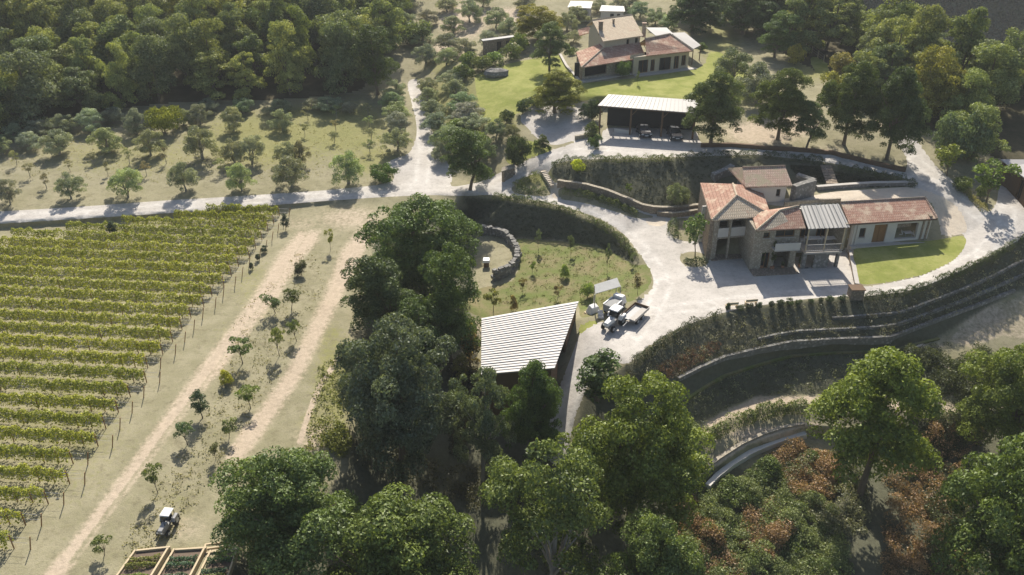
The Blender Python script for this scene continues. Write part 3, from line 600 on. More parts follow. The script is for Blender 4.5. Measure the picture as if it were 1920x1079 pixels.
T('clipped', 310, 198, 250, 58, (.19,.195,.028), 'round bright yellow bush among the olive trees', 'bush', name='yellow_bush')
T('clipped', 720, 309, 341, 48, (.05,.085,.02), 'dark green clipped box bush beside the gravel road', 'bush')
T('clipped', 971, 256, 314, 46, (.04,.055,.025), 'dark dome-shaped clipped shrub by the little stone hut', 'bush')
T('broad', 1040, 134, 212, 98, (.14,.145,.025), 'round tree with a golden top on the gravel turning circle')
T('tall', 1030, 46, 132, 66, (.085,.11,.045), 'slim grey-green tree on the lawn left of the upper farmhouse')
T('broad', 1008, 12, 78, 92, (.19,.175,.02), 'golden yellow tree behind the slim grey-green one')
T('broad', 1332, 136, 272, 108, (.10,.125,.04), 'loose green tree overhanging the right end of the car shelter')
T('broad', 1298, -28, 62, 100, (.05,.08,.025), 'dark round tree left of the pair behind the upper farmhouse')
T('broad', 1392, -22, 66, 104, (.05,.078,.025), 'dark round tree right of the pair behind the upper farmhouse')
T('tall', 1452, 24, 108, 66, (.06,.088,.028), 'dark tree at the end of the lawn right of the upper farmhouse')
T('broad', 1458, 130, 262, 104, (.085,.105,.032), 'wide green tree with visible trunks right of the car shelter')
T('olive', 1418, 118, 192, 90, (.13,.145,.10), 'large silver-grey tree on the lawn behind the wide green one')
T('olive', 1370, 95, 160, 80, (.12,.14,.085), 'grey-green olive beside the pergola of the upper farmhouse')
T('tall', 1512, 190, 278, 60, (.075,.10,.032), 'narrow green tree on the bare bank above the right road')
T('broad', 1582, 118, 272, 104, (.075,.10,.032), 'dense green tree left of two above the right road')
T('broad', 1662, 128, 300, 108, (.065,.092,.03), 'dense green tree right of two above the right road')
T('clipped', 1790, 210, 300, 82, (.085,.11,.05), 'dusty green rounded tree beside the lane into the wood')
T('shrub', 1490, 82, 122, 34, (.16,.15,.03), 'yellowish shrub on the lawn by the wire fence', 'shrub')
T('shrub', 1575, 98, 150, 62, (.17,.145,.05), 'orange-tinted shrub at the edge of the ridge wood', 'shrub')
T('shrub', 1560, 130, 185, 50, (.14,.14,.035), 'yellow-green shrub below the orange-tinted one', 'shrub')
T('sapling', 1775, 272, 330, 60, (.14,.16,.03), 'yellow-green shrubby tree at the bend of the right road', 'tree')
T('sapling', 1848, 296, 385, 78, (.10,.14,.03), 'small bright tree casting its shadow on the gravel by the right-hand shed', 'tree')
T('shrub', 1800, 330, 358, 40, (.10,.12,.035), 'low green shrub at the verge of the right road', 'shrub')
T('shrub', 1838, 345, 372, 26, (.09,.11,.04), 'small grey-green shrub beside the dry verge', 'shrub')
T('sapling', 1303, 402, 482, 54, (.10,.14,.05), 'small pale green tree in the planting bed beside the farmhouse corner')
T('olive', 1272, 344, 385, 50, (.13,.15,.08), 'round olive tree on the terrace behind the retaining wall', name='olive_tree')
T('sapling', 1178, 342, 368, 14, (.12,.15,.04), 'tiny sapling on the dark bank below the car shelter')
T('shrub', 1084, 298, 322, 26, (.30,.32,.03), 'bright yellow shrub at the head of the steps', 'shrub')
T('cone', 882, 608, 690, 36, (.22,.17,.06), 'pointed yellow-brown cypress beside the shed', name='cypress_tree')
T('cone', 866, 660, 712, 30, (.16,.15,.05), 'smaller yellow-brown cypress in front of the pointed one', name='cypress_tree')
T('sapling', 925, 540, 585, 34, (.17,.17,.03), 'yellow-green bush behind the white shed roof', 'bush')
T('shrub', 962, 555, 585, 18, (.16,.13,.06), 'brown dry bush on the bare edge behind the shed roof', 'bush')
for i, (x, t, b, w_, c) in enumerate([(1009,430,470,14,GREY),(1070,440,478,14,GREY),(1138,455,512,14,GREY),(998,488,512,16,GREEN),(1057,497,522,22,GREEN),(980,520,548,16,BROWN),(1045,532,562,20,BROWN),(1195,515,552,20,BROWN),(1102,530,560,30,GREEN),(1185,475,500,12,GREY)]):
    T('sapling' if i not in (4, 8) else 'shrub', x, t, b, w_, c, ['thin grey sapling near the foot of the dark bank, left of three','thin grey sapling near the foot of the dark bank, middle of three','thin sapling in the middle of the greenest grass, right of three','spindly sapling right of the round stone wall','dark green bush in the middle of the sunken lawn','small brown sapling near the end of the stone wall','brown sapling by the top edge of the white shed roof','pinkish sapling at the bend of the court near the vehicles','low green bush beside the grey-roofed machine','faint sapling beside the gravel bend'][i], 'tree' if i not in (4, 8) else 'shrub', 'young plants on the sunken lawn')
# ------------------------------------------------------------------ olive trees, row by row
def row(kind, L, col, label, group, cat='tree', vary=.1, **kw):
    L = sorted(L)
    for i, (x, t, b, w_) in enumerate(L):
        c = tuple(k * random.uniform(1 - vary, 1 + vary) for k in col); T(kind, x, t, b, w_, c, label.format(i=ORD[i]), cat, group, **kw)
OL = 'olive trees of the grove'
row('olive', [(20,336,384,48),(134,326,373,52),(240,318,371,64),(349,304,359,54),(452,306,357,56),(548,294,351,66),(655,286,344,62)], (.18,.195,.115), '{i} olive tree from the left in the row along the gravel road', OL)
row('olive', [(6,252,290,44),(60,250,280,48),(112,246,290,62),(207,240,286,62),(283,244,292,58),(379,240,300,66),(440,262,306,52),(474,258,307,50),(538,268,312,52),(562,266,308,40)], (.175,.185,.125), '{i} olive tree from the left in the middle row of the grove', OL)
row('olive', [(30,232,264,50),(75,226,258,50),(122,212,250,56),(175,208,246,56),(213,202,232,48),(256,206,252,50),(345,205,235,40),(377,195,232,44),(440,205,246,48),(530,205,244,48),(525,188,215,54),(390,184,212,44),(457,184,212,46),(618,182,208,60),(585,186,206,40),(655,192,212,36)], (.165,.18,.12), '{i} olive tree from the left in the back row below the wood', OL)
row('olive_thin', [(32,283,310,22),(57,303,333,26),(88,325,354,28),(175,283,308,22),(203,303,330,18),(243,278,308,24),(275,300,330,22),(312,276,307,22),(417,298,326,26),(132,300,322,18)], (.16,.155,.085), '{i} thin young olive from the left between the two front rows', 'young olive trees')
row('olive_thin', [(632,198,222,24),(630,222,246,24),(627,246,268,24),(690,194,216,24),(693,216,240,24),(696,240,264,26),(694,262,288,26),(578,200,226,20),(572,230,256,18)], (.16,.17,.085), '{i} slim young tree from the left on the green part of the grove', 'young olive trees')
row('olive', [(742,150,184,48),(738,172,204,48),(743,192,226,50),(747,214,250,52),(746,238,284,58)], (.17,.19,.13), '{i} olive tree in the column along the left side of the north track', 'olive trees along the north track')
row('olive', [(800,146,178,46),(804,166,198,50),(812,188,222,54),(822,212,248,58),(838,236,288,66),(828,268,306,40)], (.17,.19,.13), '{i} olive tree in the column on the right side of the north track', 'olive trees along the north track')
row('olive', [(846,132,162,50),(858,150,186,54),(868,172,208,58),(878,192,228,62),(886,214,244,58)], (.17,.19,.13), '{i} olive tree in the column beside the upper lawn', 'olive trees beside the upper lawn')
row('olive', [(752,-8,26,52),(765,24,60,44),(800,18,46,44),(838,-6,22,46),(850,30,62,48),(880,2,42,50),(842,62,96,54),(872,72,104,50),(800,84,120,48),(838,92,122,40),(930,16,52,46),(952,34,66,50),(915,58,92,44),(985,-12,20,44),(905,-16,14,40),(790,56,84,58)], (.17,.185,.13), '{i} olive tree from the left on the bare upper slope', 'olive trees on the upper slope')
row('olive', [(1062,26,60,44),(1085,14,44,42),(1075,56,80,34),(1120,0,24,44),(1160,-4,22,44),(1200,4,34,46),(1228,16,48,46),(1252,30,58,40),(1180,-14,14,40)], (.17,.185,.13), '{i} olive tree from the left behind the roof of the upper farmhouse', 'olive trees behind the upper farmhouse')
row('shrub', [(780,40,84,70),(880,96,128,44),(905,104,134,46),(930,96,122,44),(958,80,112,42),(975,62,98,40),(870,120,148,40),(862,222,252,50),(900,246,280,46)], (.10,.13,.035), '{i} green shrub from the left between the olives and the upper lawn', 'shrubs beside the upper lawn', 'shrub')
row('olive', [(930,222,262,44),(912,262,300,46),(962,236,262,34)], (.11,.13,.075), '{i} grey-green tree from the left between the crossroads and the turning circle', 'grey trees by the turning circle')
row('shrub', [(1095,196,222,34),(1112,186,226,34),(1108,228,262,30),(980,186,214,30),(1004,176,200,40),(950,206,232,30),(1018,255,280,26),(1116,250,280,22)], (.055,.075,.03), '{i} dark shrub from the left round the gravel turning circle', 'shrubs round the turning circle', 'shrub')
row('shrub', [(1018,268,280,8),(1030,274,284,8),(1008,262,275,18)], (.09,.12,.03), '{i} small shrub from the left on the grass island below the turning circle', 'shrubs on the grass island', 'shrub')
# garden strip between the two tracks
FR = 'young fruit trees between the two tracks'
for (x, t, b, w_, k, c, lb) in [(455,628,682,46,'sapling',(.085,.12,.045),'spreading dark green fruit tree between the tracks, above the yellow bush'),(380,728,784,30,'cone',(.05,.075,.035),'dark pointed fruit tree close to the pale track'),(352,792,834,40,'sapling',(.075,.11,.055),'bluish green fruit tree below the dark pointed one'),
   (296,866,925,36,'sapling',(.09,.11,.05),'thin fruit tree above the small tractor'),(196,1004,1042,40,'sapling',(.12,.14,.04),'low spiky green tree beside the track near the vegetable beds'),(516,548,588,40,'sapling',(.075,.10,.035),'dark green bushy fruit tree where the strip begins'),
   (547,540,582,40,'sapling',(.10,.115,.04),'olive green fruit tree right of the bushy one'),(470,720,766,44,'sapling',(.13,.165,.045),'bright green fruit tree above the grass path'),(424,696,722,30,'shrub',(.22,.22,.03),'yellow bush beside the pale track'),
   (430,786,822,34,'sapling',(.11,.13,.05),'faint grey fruit tree below the bright green one'),(524,614,668,32,'sapling',(.15,.17,.045),'yellow-green fruit tree in the middle of the strip'),(620,428,470,18,'sapling',(.16,.17,.05),'thin yellowish sapling near the top of the strip'),
   (565,490,516,26,'shrub',(.075,.08,.04),'dark low shrub high on the strip'),(405,826,862,24,'sapling',(.12,.12,.06),'nearly bare sapling on the brown soil'),(556,600,640,30,'sapling',(.12,.14,.05),'pale sapling left of the worn right-hand track')]:
    T(k, x, t, b, w_, c, lb, 'shrub' if k == 'shrub' else 'tree', FR)
for i, (x, t, b, w_) in enumerate([(536,402,432,16),(496,460,474,14),(484,476,490,11),(473,492,506,10)]):
    T('cone' if i == 0 else 'shrub', x, t, b, w_, (.03,.045,.03), ['dark round shrub at the end of the top vine rows','dark bush at a row end, upper of the three small ones','dark bush at a row end, middle of the three small ones','dark bush at a row end, lowest of the three small ones'][i], 'shrub', 'dark bushes at the vine row ends', name='dark_shrub')
T('cone', 212, 415, 442, 20, (.04,.06,.035), 'dark shrub standing in the top vine rows near the road', 'shrub', name='dark_shrub')

# ------------------------------------------------------------------ vineyard
A0, B0 = pt(0, 603, 0), pt(440, 623, 0); dv = (B0 - A0).normalized(); nv = Vector((-dv.y, dv.x, 0))
VR = 2.385
endL = [(480,478),(530,404),(500,440),(480,470),(433,523),(400,557),(353,605),(317,650),(283,692),(274,721),(218,777),(200,805),(183,837),(140,869),(133,907),(102,939),(56,977),(35,1020),(-20,1080),(-80,1160)][1:]
ey = [a[1] for a in endL]; ex = [a[0] for a in endL]
MBp = MB().box(-.035, .035, -.035, .035, -.3, 1.4); post = MBp.build('post', 'wood_brown'); post_me = post.data; bpy.data.objects.remove(post)
rows = []
for k in range(-22, 30):
    o0 = A0 + nv * (k * VR); lo = hi = None
    for t in np.arange(-40, 60, .5):
        p = o0 + dv * t; x, y = to_px(p.x, p.y, 0)
        if x < -70 or y > 1150 or x > np.interp(y, ey, ex) or y < 398: continue
        if y < np.interp(x, [-70, 0, 180, 330, 385, 400], [462, 452, 432, 414, 402, 392]) : continue
        lo = t if lo is None else lo; hi = t
    if lo is not None and hi - lo > 3: rows.append((o0, lo, hi))
rows.sort(key=lambda r_: -r_[0].y)
for i, (o0, lo, hi) in enumerate(rows):
    base = o0 + dv * lo; fin = o0 + dv * hi
    e = empty('vine_row', base, f'{ORD[i]} row of yellow-green vines counting down from the gravel road' if i < 33 else 'vine row', 'vine row', 'rows of the vineyard')
    q = [Vector((0, 0, 0)), dv * (hi - lo)]
    strip_leaves('foliage', q, .74, 1.6, 300, .18, e, (.185, .198, .028), 30 + i, .5, .08, .2)
    strip_leaves('undergrowth', q, .7, .5, 10, .16, e, (.10, .09, .04), 90 + i, .0, .3, .3)
    n_ = 0; t = (hi - lo) + 1.4
    while t > -.1:
        po = link('post', post_me, e, dv * t)
        if n_ == 0: po.rotation_euler = (0, R(14), 0)
        t -= 1.3 if n_ < 3 else 5.2; n_ += 1
    wv = MB()
    for z in (.7, 1.25): wv.tube([dv * 0 + Vector((0, 0, z)), dv * (hi - lo + 1.4) + Vector((0, 0, z))], .012, 3)
    wv.build('wire', 'steel', e)

# ------------------------------------------------------------------ hedges, bank planting, undergrowth
def hedge(name, L, wid, hgt, label, col, per_m=420, size=.12, jag=.3, seed=3, group=None, gap=.25):
    wid *= .8; hgt *= .85
    P_ = []
    for a, b in zip(L, L[1:]):
        n_ = max(1, int(math.hypot(b[0] - a[0], b[1] - a[1]) / 14))
        P_ += [G(a[0] + (b[0] - a[0]) * k / n_, a[1] + (b[1] - a[1]) * k / n_) for k in range(n_)]
    P_.append(G(*L[-1])); o = P_[0].copy(); e = strip_leaves(name, [p - o for p in P_], wid, hgt, per_m, size, None, col, seed, 0, gap, jag); e.location = o
    return tag(e, label, 'hedge', group)
hedge('hedge', [(1034,314),(1060,305),(1100,302),(1130,302)], 1.3, 1.0, 'dark hedge along the road between the steps and the car shelter', (.05,.07,.026))
hedge('hedge', [(1130,302),(1200,302),(1262,300)], 1.1, .9, 'sunlit green hedge along the gravel in front of the car shelter', (.09,.11,.03))
hedge('hedge', [(1266,299),(1300,297),(1350,293),(1420,293)], 1.6, .9, 'dark hedge bending right behind the farmhouse roofs', (.035,.05,.022))
hedge('hedge', [(1430,294),(1500,302),(1545,308)], 1.6, 1.1, 'dark hedge between the right road and the old tiled roof', (.035,.05,.022), seed=4)
hedge('hedge', [(1570,318),(1640,332),(1690,342),(1718,352)], 1.6, 1.1, 'dark hedge behind the stone terrace of the long wing', (.04,.055,.022), seed=5)
hedge('hedge', [(925,371),(985,379),(1050,393),(1115,418),(1160,446),(1186,478),(1190,488)], 1.1, .9, 'long hedge along the top of the bank round the sunken lawn', (.07,.09,.03), seed=6)
hedge('hedge', [(1188,684),(1228,656),(1270,628),(1300,611),(1350,594)], 1.1, 1.0, 'dark hedge on the court edge from the drive to the benches', (.045,.055,.028), seed=7)
hedge('hedge', [(1620,560),(1700,552),(1800,513),(1860,485),(1925,447)], 1.0, .9, 'dark hedge along the outside of the right-hand curve', (.045,.06,.028), seed=8, gap=.3)
hedge('hedge', [(1290,838),(1330,822),(1380,795),(1440,775),(1510,768)], 1.7, 1.4, 'bushy green hedge on the lower terrace left of the free-standing tree', (.08,.10,.035), seed=9, size=.18, per_m=420)
hedge('hedge', [(1700,782),(1760,784),(1800,785)], 1.5, 1.2, 'bushy green hedge on the lower terrace right of the free-standing tree', (.08,.10,.035), seed=10, size=.18, per_m=420)
hedge('hedge', [(1056,362),(1100,368),(1150,384),(1196,404)], 1.2, .9, 'green hedge along the path below the curved retaining wall', (.075,.095,.028), seed=11)
hedge('hedge', [(964,352),(990,340),(1010,332)], 1.9, 1.0, 'green hedge on the upper side of the triangular island', (.085,.105,.03), seed=12)
hedge('hedge', [(968,360),(1000,362),(1026,362)], 1.9, .9, 'dark hedge on the lower side of the triangular island', (.045,.065,.024), seed=13)
hedge('hedge', [(1800,352),(1825,378),(1848,398)], .9, .8, 'dry grassy hedge on the verge between the road and the right shed', (.18,.17,.07), seed=14)
hedge('hedge', [(1265,420),(1258,436),(1272,450)], 1.5, 1.2, 'dark curved hedge round the planting bed by the farmhouse', (.045,.065,.024), seed=15)
hedge('hedge', [(1284,490),(1300,497),(1322,491)], 1.4, .8, 'low dark hedge round the island in front of the farmhouse', (.04,.06,.024), seed=16)
row('shrub', [(1364+i*19+(i*5)%7,568-i*1.5+(i*11)%6,583-i*1.7,11+(i*7)%9) for i in range(12)], (.05,.065,.032), '{i} small shrub from the left in the row on the edge of the court', 'shrubs on the edge of the court', 'shrub')
def scatter(name, polys, n_, size, col, label, seed, rad=.35, per=7, zoff=.1, cat='planting', mound=0):
    r = np.random.default_rng(seed); cen = []
    for P in polys:
        A = np.array(P, float); lo, hi = A.min(0), A.max(0); x = r.uniform(lo[0], hi[0], n_ * 3); y = r.uniform(lo[1], hi[1], n_ * 3); ok = inside(x, y, P); cen += list(zip(x[ok][:n_], y[ok][:n_]))
    c = np.array([tuple(G(x, y, zoff)) for x, y in cen])
    c[:, 2] += mound * np.clip(np.sin(c[:, 0] * .9 + seed) * np.sin(c[:, 1] * .8 + 1.3 * seed) + .45 * np.sin(c[:, 0] * 2.1) * np.sin(c[:, 1] * 1.9), -.15, 1.2)
    ra = rad * r.uniform(.5, 1.4, len(c))
    me = clumps_to_mesh(name, c, ra, len(c) * per, size, r, low=.0, tilt=.8); o = link(name, me); o.color = (col[0] * 1.4, col[1] * 1.4, col[2] * 1.4, 1); return tag(o, label, cat, kind='stuff')
def contour(name, top, low_, t0, t1, n_rows, step, rad, per, size, col, label, seed, skip=.15):
    """low plants set in rows that follow the slope between two surveyed lines"""
    r = np.random.default_rng(seed); cen = []
    X = np.linspace(max(top[0][0], low_[0][0]) - 20, min(top[-1][0], low_[-1][0]) + 20, 400); ty, ly = np.interp(X, *zip(*top)), np.interp(X, *zip(*low_))
    for k in range(n_rows):
        t = t0 + (t1 - t0) * k / max(1, n_rows - 1); last = None
        for x, y in zip(X, ty + (ly - ty) * t):
            p = G(x, y)
            if last is None or (p - last).length > step * .6:
                last = p
                if r.random() > skip: cen.append((p.x + r.normal(0, .12), p.y + r.normal(0, .12), p.z + .08))
    c = np.array(cen); ra = rad * r.uniform(.5, 1.5, len(c)); me = clumps_to_mesh(name, c, ra, len(c) * per, size, r, low=.0, tilt=.8); o = link(name, me); o.color = (*col, 1); return tag(o, label, 'planting', kind='stuff')
EDGE = [(1180,688),(1230,648),(1300,612),(1400,586),(1500,571),(1600,567),(1700,556),(1800,518),(1860,490),(1920,452)]
LA = [(1200,735),(1271,710),(1359,669),(1484,641),(1670,632),(1762,598),(1901,545),(1960,520)]
LB = [(1210,762),(1285,750),(1359,706),(1484,669),(1670,660),(1762,636)]; LC = [(1220,828),(1299,803),(1359,766),(1415,743),(1508,738),(1600,740),(1707,752),(1800,760)]
contour('bank_planting', EDGE, LA, .06, .95, 9, .8, .34, 26, .12, (.13,.125,.085), 'rows of low dark plants on the bank below the court', 31)
contour('bank_planting', EDGE, LA, .08, .92, 8, 1.5, .34, 30, .12, (.34,.34,.25), 'greyish plants mixed into the bank below the court', 32, .4)
contour('bank_planting', LB, LC, .08, .95, 7, .75, .32, 26, .12, (.12,.14,.085), 'rows of low dark plants on the second terrace below the court', 33)
contour('bank_planting', LB, LC, .08, .95, 6, 1.4, .32, 30, .12, (.32,.34,.23), 'greyish plants mixed into the second terrace', 34, .4)
scatter('flower_planting', [[(1230,690),(1300,650),(1352,640),(1345,664),(1280,700),(1250,712)]], 260, .11, (.20,.115,.08), 'reddish plants at the left end of the bank below the court', 5, .28, 14)
scatter('bank_planting', [[(885,372),(950,380),(1050,396),(1110,422),(1160,452),(1190,490),(1170,484),(1120,462),(1050,451),(960,446),(890,440)]], 1100, .12, (.052,.058,.040), 'dark low plants covering the bank round the sunken lawn', 1, .17, 12, .0)
scatter('bank_planting', [[(1034,318),(1130,308),(1300,302),(1420,298),(1440,312),(1370,320),(1315,340),(1310,390),(1240,396),(1170,384),(1100,362),(1046,346)], [(1480,310),(1545,314),(1548,345),(1500,340)], [(1566,322),(1690,345),(1700,350),(1568,352)]], 900, .12, (.05,.055,.036), 'dark low plants on the bank below the car shelter and the road', 2, .17, 12, .0)
UG = 'undergrowth'
scatter(UG, [[(1310,930),(1400,905),(1470,900),(1560,960),(1600,1100),(1300,1110),(1280,1000)], [(1265,780),(1300,800),(1300,900),(1262,900)]], 620, .15, (.19,.225,.105), 'pale green undergrowth on the slope at the bottom', 6, .5, 90, .3, UG, .8)
scatter(UG, [[(1350,925),(1440,875),(1510,855),(1530,865),(1450,900),(1370,940)], [(1310,900),(1420,900),(1560,980),(1600,1100),(1300,1110)]], 260, .17, (.13,.17,.06), 'darker green undergrowth among the paler bushes of the slope', 26, .5, 90, .2, UG, .9)
scatter(UG, [[(1450,880),(1560,850),(1620,880),(1620,1000),(1560,1010),(1500,960)]], 200, .17, (.16,.17,.11), 'grey-green tangle beneath the free-standing tree', 16, .5, 70, .2, UG, .8)
scatter('bramble', [[(1250,960),(1300,930),(1340,1000),(1400,1100),(1230,1110)], [(1440,860),(1500,840),(1570,860),(1560,930),(1490,930)], [(1400,960),(1450,940),(1480,1000),(1440,1060),(1390,1020)], [(1660,860),(1700,830),(1800,790),(1830,820),(1800,900),(1810,1090),(1660,1090)]], 420, .16, (.24,.17,.11), 'dry brown brambles on the slope at the bottom', 7, .55, 60, .2, 'bramble', .9)
scatter(UG, [[(1700,800),(1830,770),(1840,800),(1760,880),(1700,900)], [(1690,668),(1760,655),(1800,700),(1790,740),(1720,738)], [(1785,680),(1850,655),(1870,740),(1800,790)], [(1740,880),(1830,850),(1850,1100),(1735,1100)]], 260, .16, (.09,.105,.05), 'green scrub beside the zigzag steps', 8, .6, 60, .1, UG, 1.0)
scatter(UG, [[(650,600),(700,700),(660,860),(860,950),(980,960),(1030,1100),(1080,1100),(1110,1000),(1040,900),(980,880),(870,880),(800,870),(700,640)], [(850,690),(900,700),(880,800),(850,860)]], 420, .17, (.085,.085,.05), 'rough brown and green growth under the trees', 9, .6, 50, .1, UG)
scatter('grass', [[(600,690),(655,640),(640,840),(570,850)], [(640,860),(600,820),(640,790),(660,830)]], 350, .16, (.15,.17,.05), 'tufts of green grass beside the thin path', 10, .3, 10, .0, 'grass')
scatter('grass', [[(440,600),(560,470),(640,470),(560,640),(470,800),(330,1010),(220,1060),(250,980),(330,860),(400,760)]], 900, .13, (.20,.19,.09), 'dry tufts of grass between the two tracks', 11, .28, 6, .0, 'grass')
scatter('grass', [[(0,330),(300,345),(600,330),(720,290),(700,190),(560,200),(300,215),(0,280)]], 900, .14, (.26,.25,.12), 'short dry tufts of grass in the olive grove', 12, .3, 5, .0, 'grass')
scatter('grass', [[(975,470),(1100,465),(1200,500),(1215,530),(1150,575),(1000,575),(930,570),(975,520)]], 600, .13, (.15,.155,.06), 'rough tufts of grass on the sunken lawn', 13, .25, 6, .0, 'grass')

# thin air haze over the whole place
hz = MB().box(-2600, 2600, -300, 3200, -90, 70).build('haze', 'rubber'); hz.data.materials.clear(); tag(hz, 'thin bluish air haze over the valley', 'haze', kind='stuff')
m, n, l, o = mat('haze'); pv_ = N(n, 'ShaderNodeVolumePrincipled', Density=.00024, Anisotropy=.2); pv_.inputs['Color'].default_value = (.86, .90, .92, 1); l.new(pv_.outputs[0], o.inputs['Volume']); hz.data.materials.append(m)
# ------------------------------------------------------------------ building helpers
def B(mb, name, m, parent, bevel=0.0):              # world-space pieces under a thing's empty
    o = parent.matrix_basis.translation
    mb.V = [v - o for v in mb.V]; return mb.build(name, m, parent, None, bevel)
def lerp(a, b, t): return Vector(a) * (1 - t) + Vector(b) * t
def at_z(p, z): return Vector((p[0], p[1], z))
def obox(mb, A, Bp, z0, z1, d0, d1, u0=None, u1=None):
    """box along the line A->B (between metres u0..u1), from d0 to d1 behind it"""
    A, Bp = at_z(A, 0), at_z(Bp, 0); u = (Bp - A).normalized(); n_ = Vector((-u.y, u.x, 0)); u0 = 0 if u0 is None else u0; u1 = (Bp - A).length if u1 is None else u1
    q = [A + u * u0 + n_ * d0, A + u * u1 + n_ * d0, A + u * u1 + n_ * d1, A + u * u0 + n_ * d1]
    return mb.hexa([at_z(p, z0) for p in q], [at_z(p, z1) for p in q])
def wall(A, Bp, z0, z1, ops, th=.35):
    """a wall with real openings (u0, u1, za, zb in metres from A)"""
    L = (at_z(Bp, 0) - at_z(A, 0)).length; mb = MB(); us = sorted({0, L} | {o[0] for o in ops} | {o[1] for o in ops}); 
    for a, b in zip(us, us[1:]):
        cuts = sorted((o[2], o[3]) for o in ops if o[0] <= a + 1e-6 and o[1] >= b - 1e-6); z = z0
        for c0, c1 in cuts + [(z1, z1)]:
            if c0 > z + 1e-4: obox(mb, A, Bp, z, c0, 0, th, a, b)
            z = max(z, c1)
    return mb
def opening_fill(parent, A, Bp, o, th=.35, m='glass', frame='wood_brown', name='window', sill=True):
    u0, u1, za, zb = o; mb = MB(); f = .07
    for a, b, c, d in ((u0, u0 + f, za, zb), (u1 - f, u1, za, zb), (u0 + f, u1 - f, zb - f, zb), (u0 + f, u1 - f, za, za + f)): obox(mb, A, Bp, c, d, th * .45, th * .45 + .06, a, b)
    if u1 - u0 > .8: obox(mb, A, Bp, za + f, zb - f, th * .45, th * .45 + .06, (u0 + u1) / 2 - .03, (u0 + u1) / 2 + .03)
    w_ = B(mb, name, frame, parent); mb = MB(); obox(mb, A, Bp, za + f, zb - f, th * .45 + .07, th * .45 + .09, u0 + f, u1 - f)
    p_ = mb; o_ = parent.matrix_basis.translation; p_.V = [v - o_ for v in p_.V]; p_.build('pane', m, w_)
    if sill:
        mb = MB(); obox(mb, A, Bp, za - .08, za - .003, -.08, th * .4, u0 - .08, u1 + .08); mb.V = [v - o_ for v in mb.V]; mb.build('sill', 'plinth', w_)
def roof(parent, pts, m, name='roof', th=.16): return B(MB().slab(pts, th), name, m, parent)
def caps(parent, segs, m='tile_cream', r=.13, name='ridge_tiles'):
    mb = MB()
    for a, b in segs: mb.tube([Vector(a) + Vector((0, 0, .04)), Vector(b) + Vector((0, 0, .04))], r, 6)
    return B(mb, name, m, parent)
def chimney(parent, p, w_=.5, h=1.2, m='brown_stone'):
    mb = MB().box(p.x - w_ / 2, p.x + w_ / 2, p.y - w_ / 2, p.y + w_ / 2, p.z - .7, p.z + h); c = B(mb, 'chimney', m, parent)
    mb = MB().box(p.x - w_ * .65, p.x + w_ * .65, p.y - w_ * .65, p.y + w_ * .65, p.z + h + .12, p.z + h + .22)
    for sx in (-1, 1):
        for sy in (-1, 1): mb.box(p.x + sx * w_ * .4 - .06, p.x + sx * w_ * .4 + .06, p.y + sy * w_ * .4 - .06, p.y + sy * w_ * .4 + .06, p.z + h, p.z + h + .12)
    o = parent.matrix_basis.translation; mb.V = [v - o for v in mb.V]; mb.build('chimney_cap', 'tile_old', c)
def line_wall(name, L, th, up, m, label, cat='wall', down=.8, group=None, wob=0.0, cap=None, step=.8):
    P_ = []
    for a, b in zip(L, L[1:]):
        A, Bq = G(*a), G(*b); n_ = max(1, int((Bq - A).length / step))
        for k in range(n_):
            x, y = a[0] + (b[0] - a[0]) * k / n_, a[1] + (b[1] - a[1]) * k / n_; P_.append(G(x, y))
    P_.append(G(*L[-1])); zs = np.array([p.z for p in P_]); ker = np.ones(5) / 5
    if len(zs) > 5: zs = np.convolve(np.pad(zs, 2, 'edge'), ker, 'valid')
    ups = [up * random.uniform(1 - wob, 1 + wob) for _ in P_]; ths = [th * random.uniform(1 - wob * .5, 1 + wob * .5) for _ in P_]
    e = empty(name, P_[0], label, cat, group)
    def ribbon(t_, lo, hi):
        mb = MB(); i0 = 0; V, F = [], []
        for k, p in enumerate(P_):
            d = at_z(P_[min(k + 1, len(P_) - 1)] - P_[max(k - 1, 0)], 0).normalized(); n_ = Vector((-d.y, d.x, 0)); w_ = t_(k) / 2
            V += [at_z(p + n_ * -w_, zs[k] + lo(k)), at_z(p + n_ * w_, zs[k] + lo(k)), at_z(p + n_ * w_, zs[k] + hi(k)), at_z(p + n_ * -w_, zs[k] + hi(k))]
            if k: 
                a, b = 4 * (k - 1), 4 * k
                for q in range(4): F.append([a + q, b + q, b + (q + 1) % 4, a + (q + 1) % 4])
        F += [[0, 1, 2, 3], [4 * (len(P_) - 1) + q for q in (3, 2, 1, 0)]]; mb.V, mb.F = V, F; return mb
    B(ribbon(lambda k: ths[k], lambda k: -down, lambda k: ups[k]), 'wall_body', m, e)
    if cap: B(ribbon(lambda k: ths[k] + .1, lambda k: ups[k] + .003, lambda k: ups[k] + .07), 'coping', cap, e)
    return e

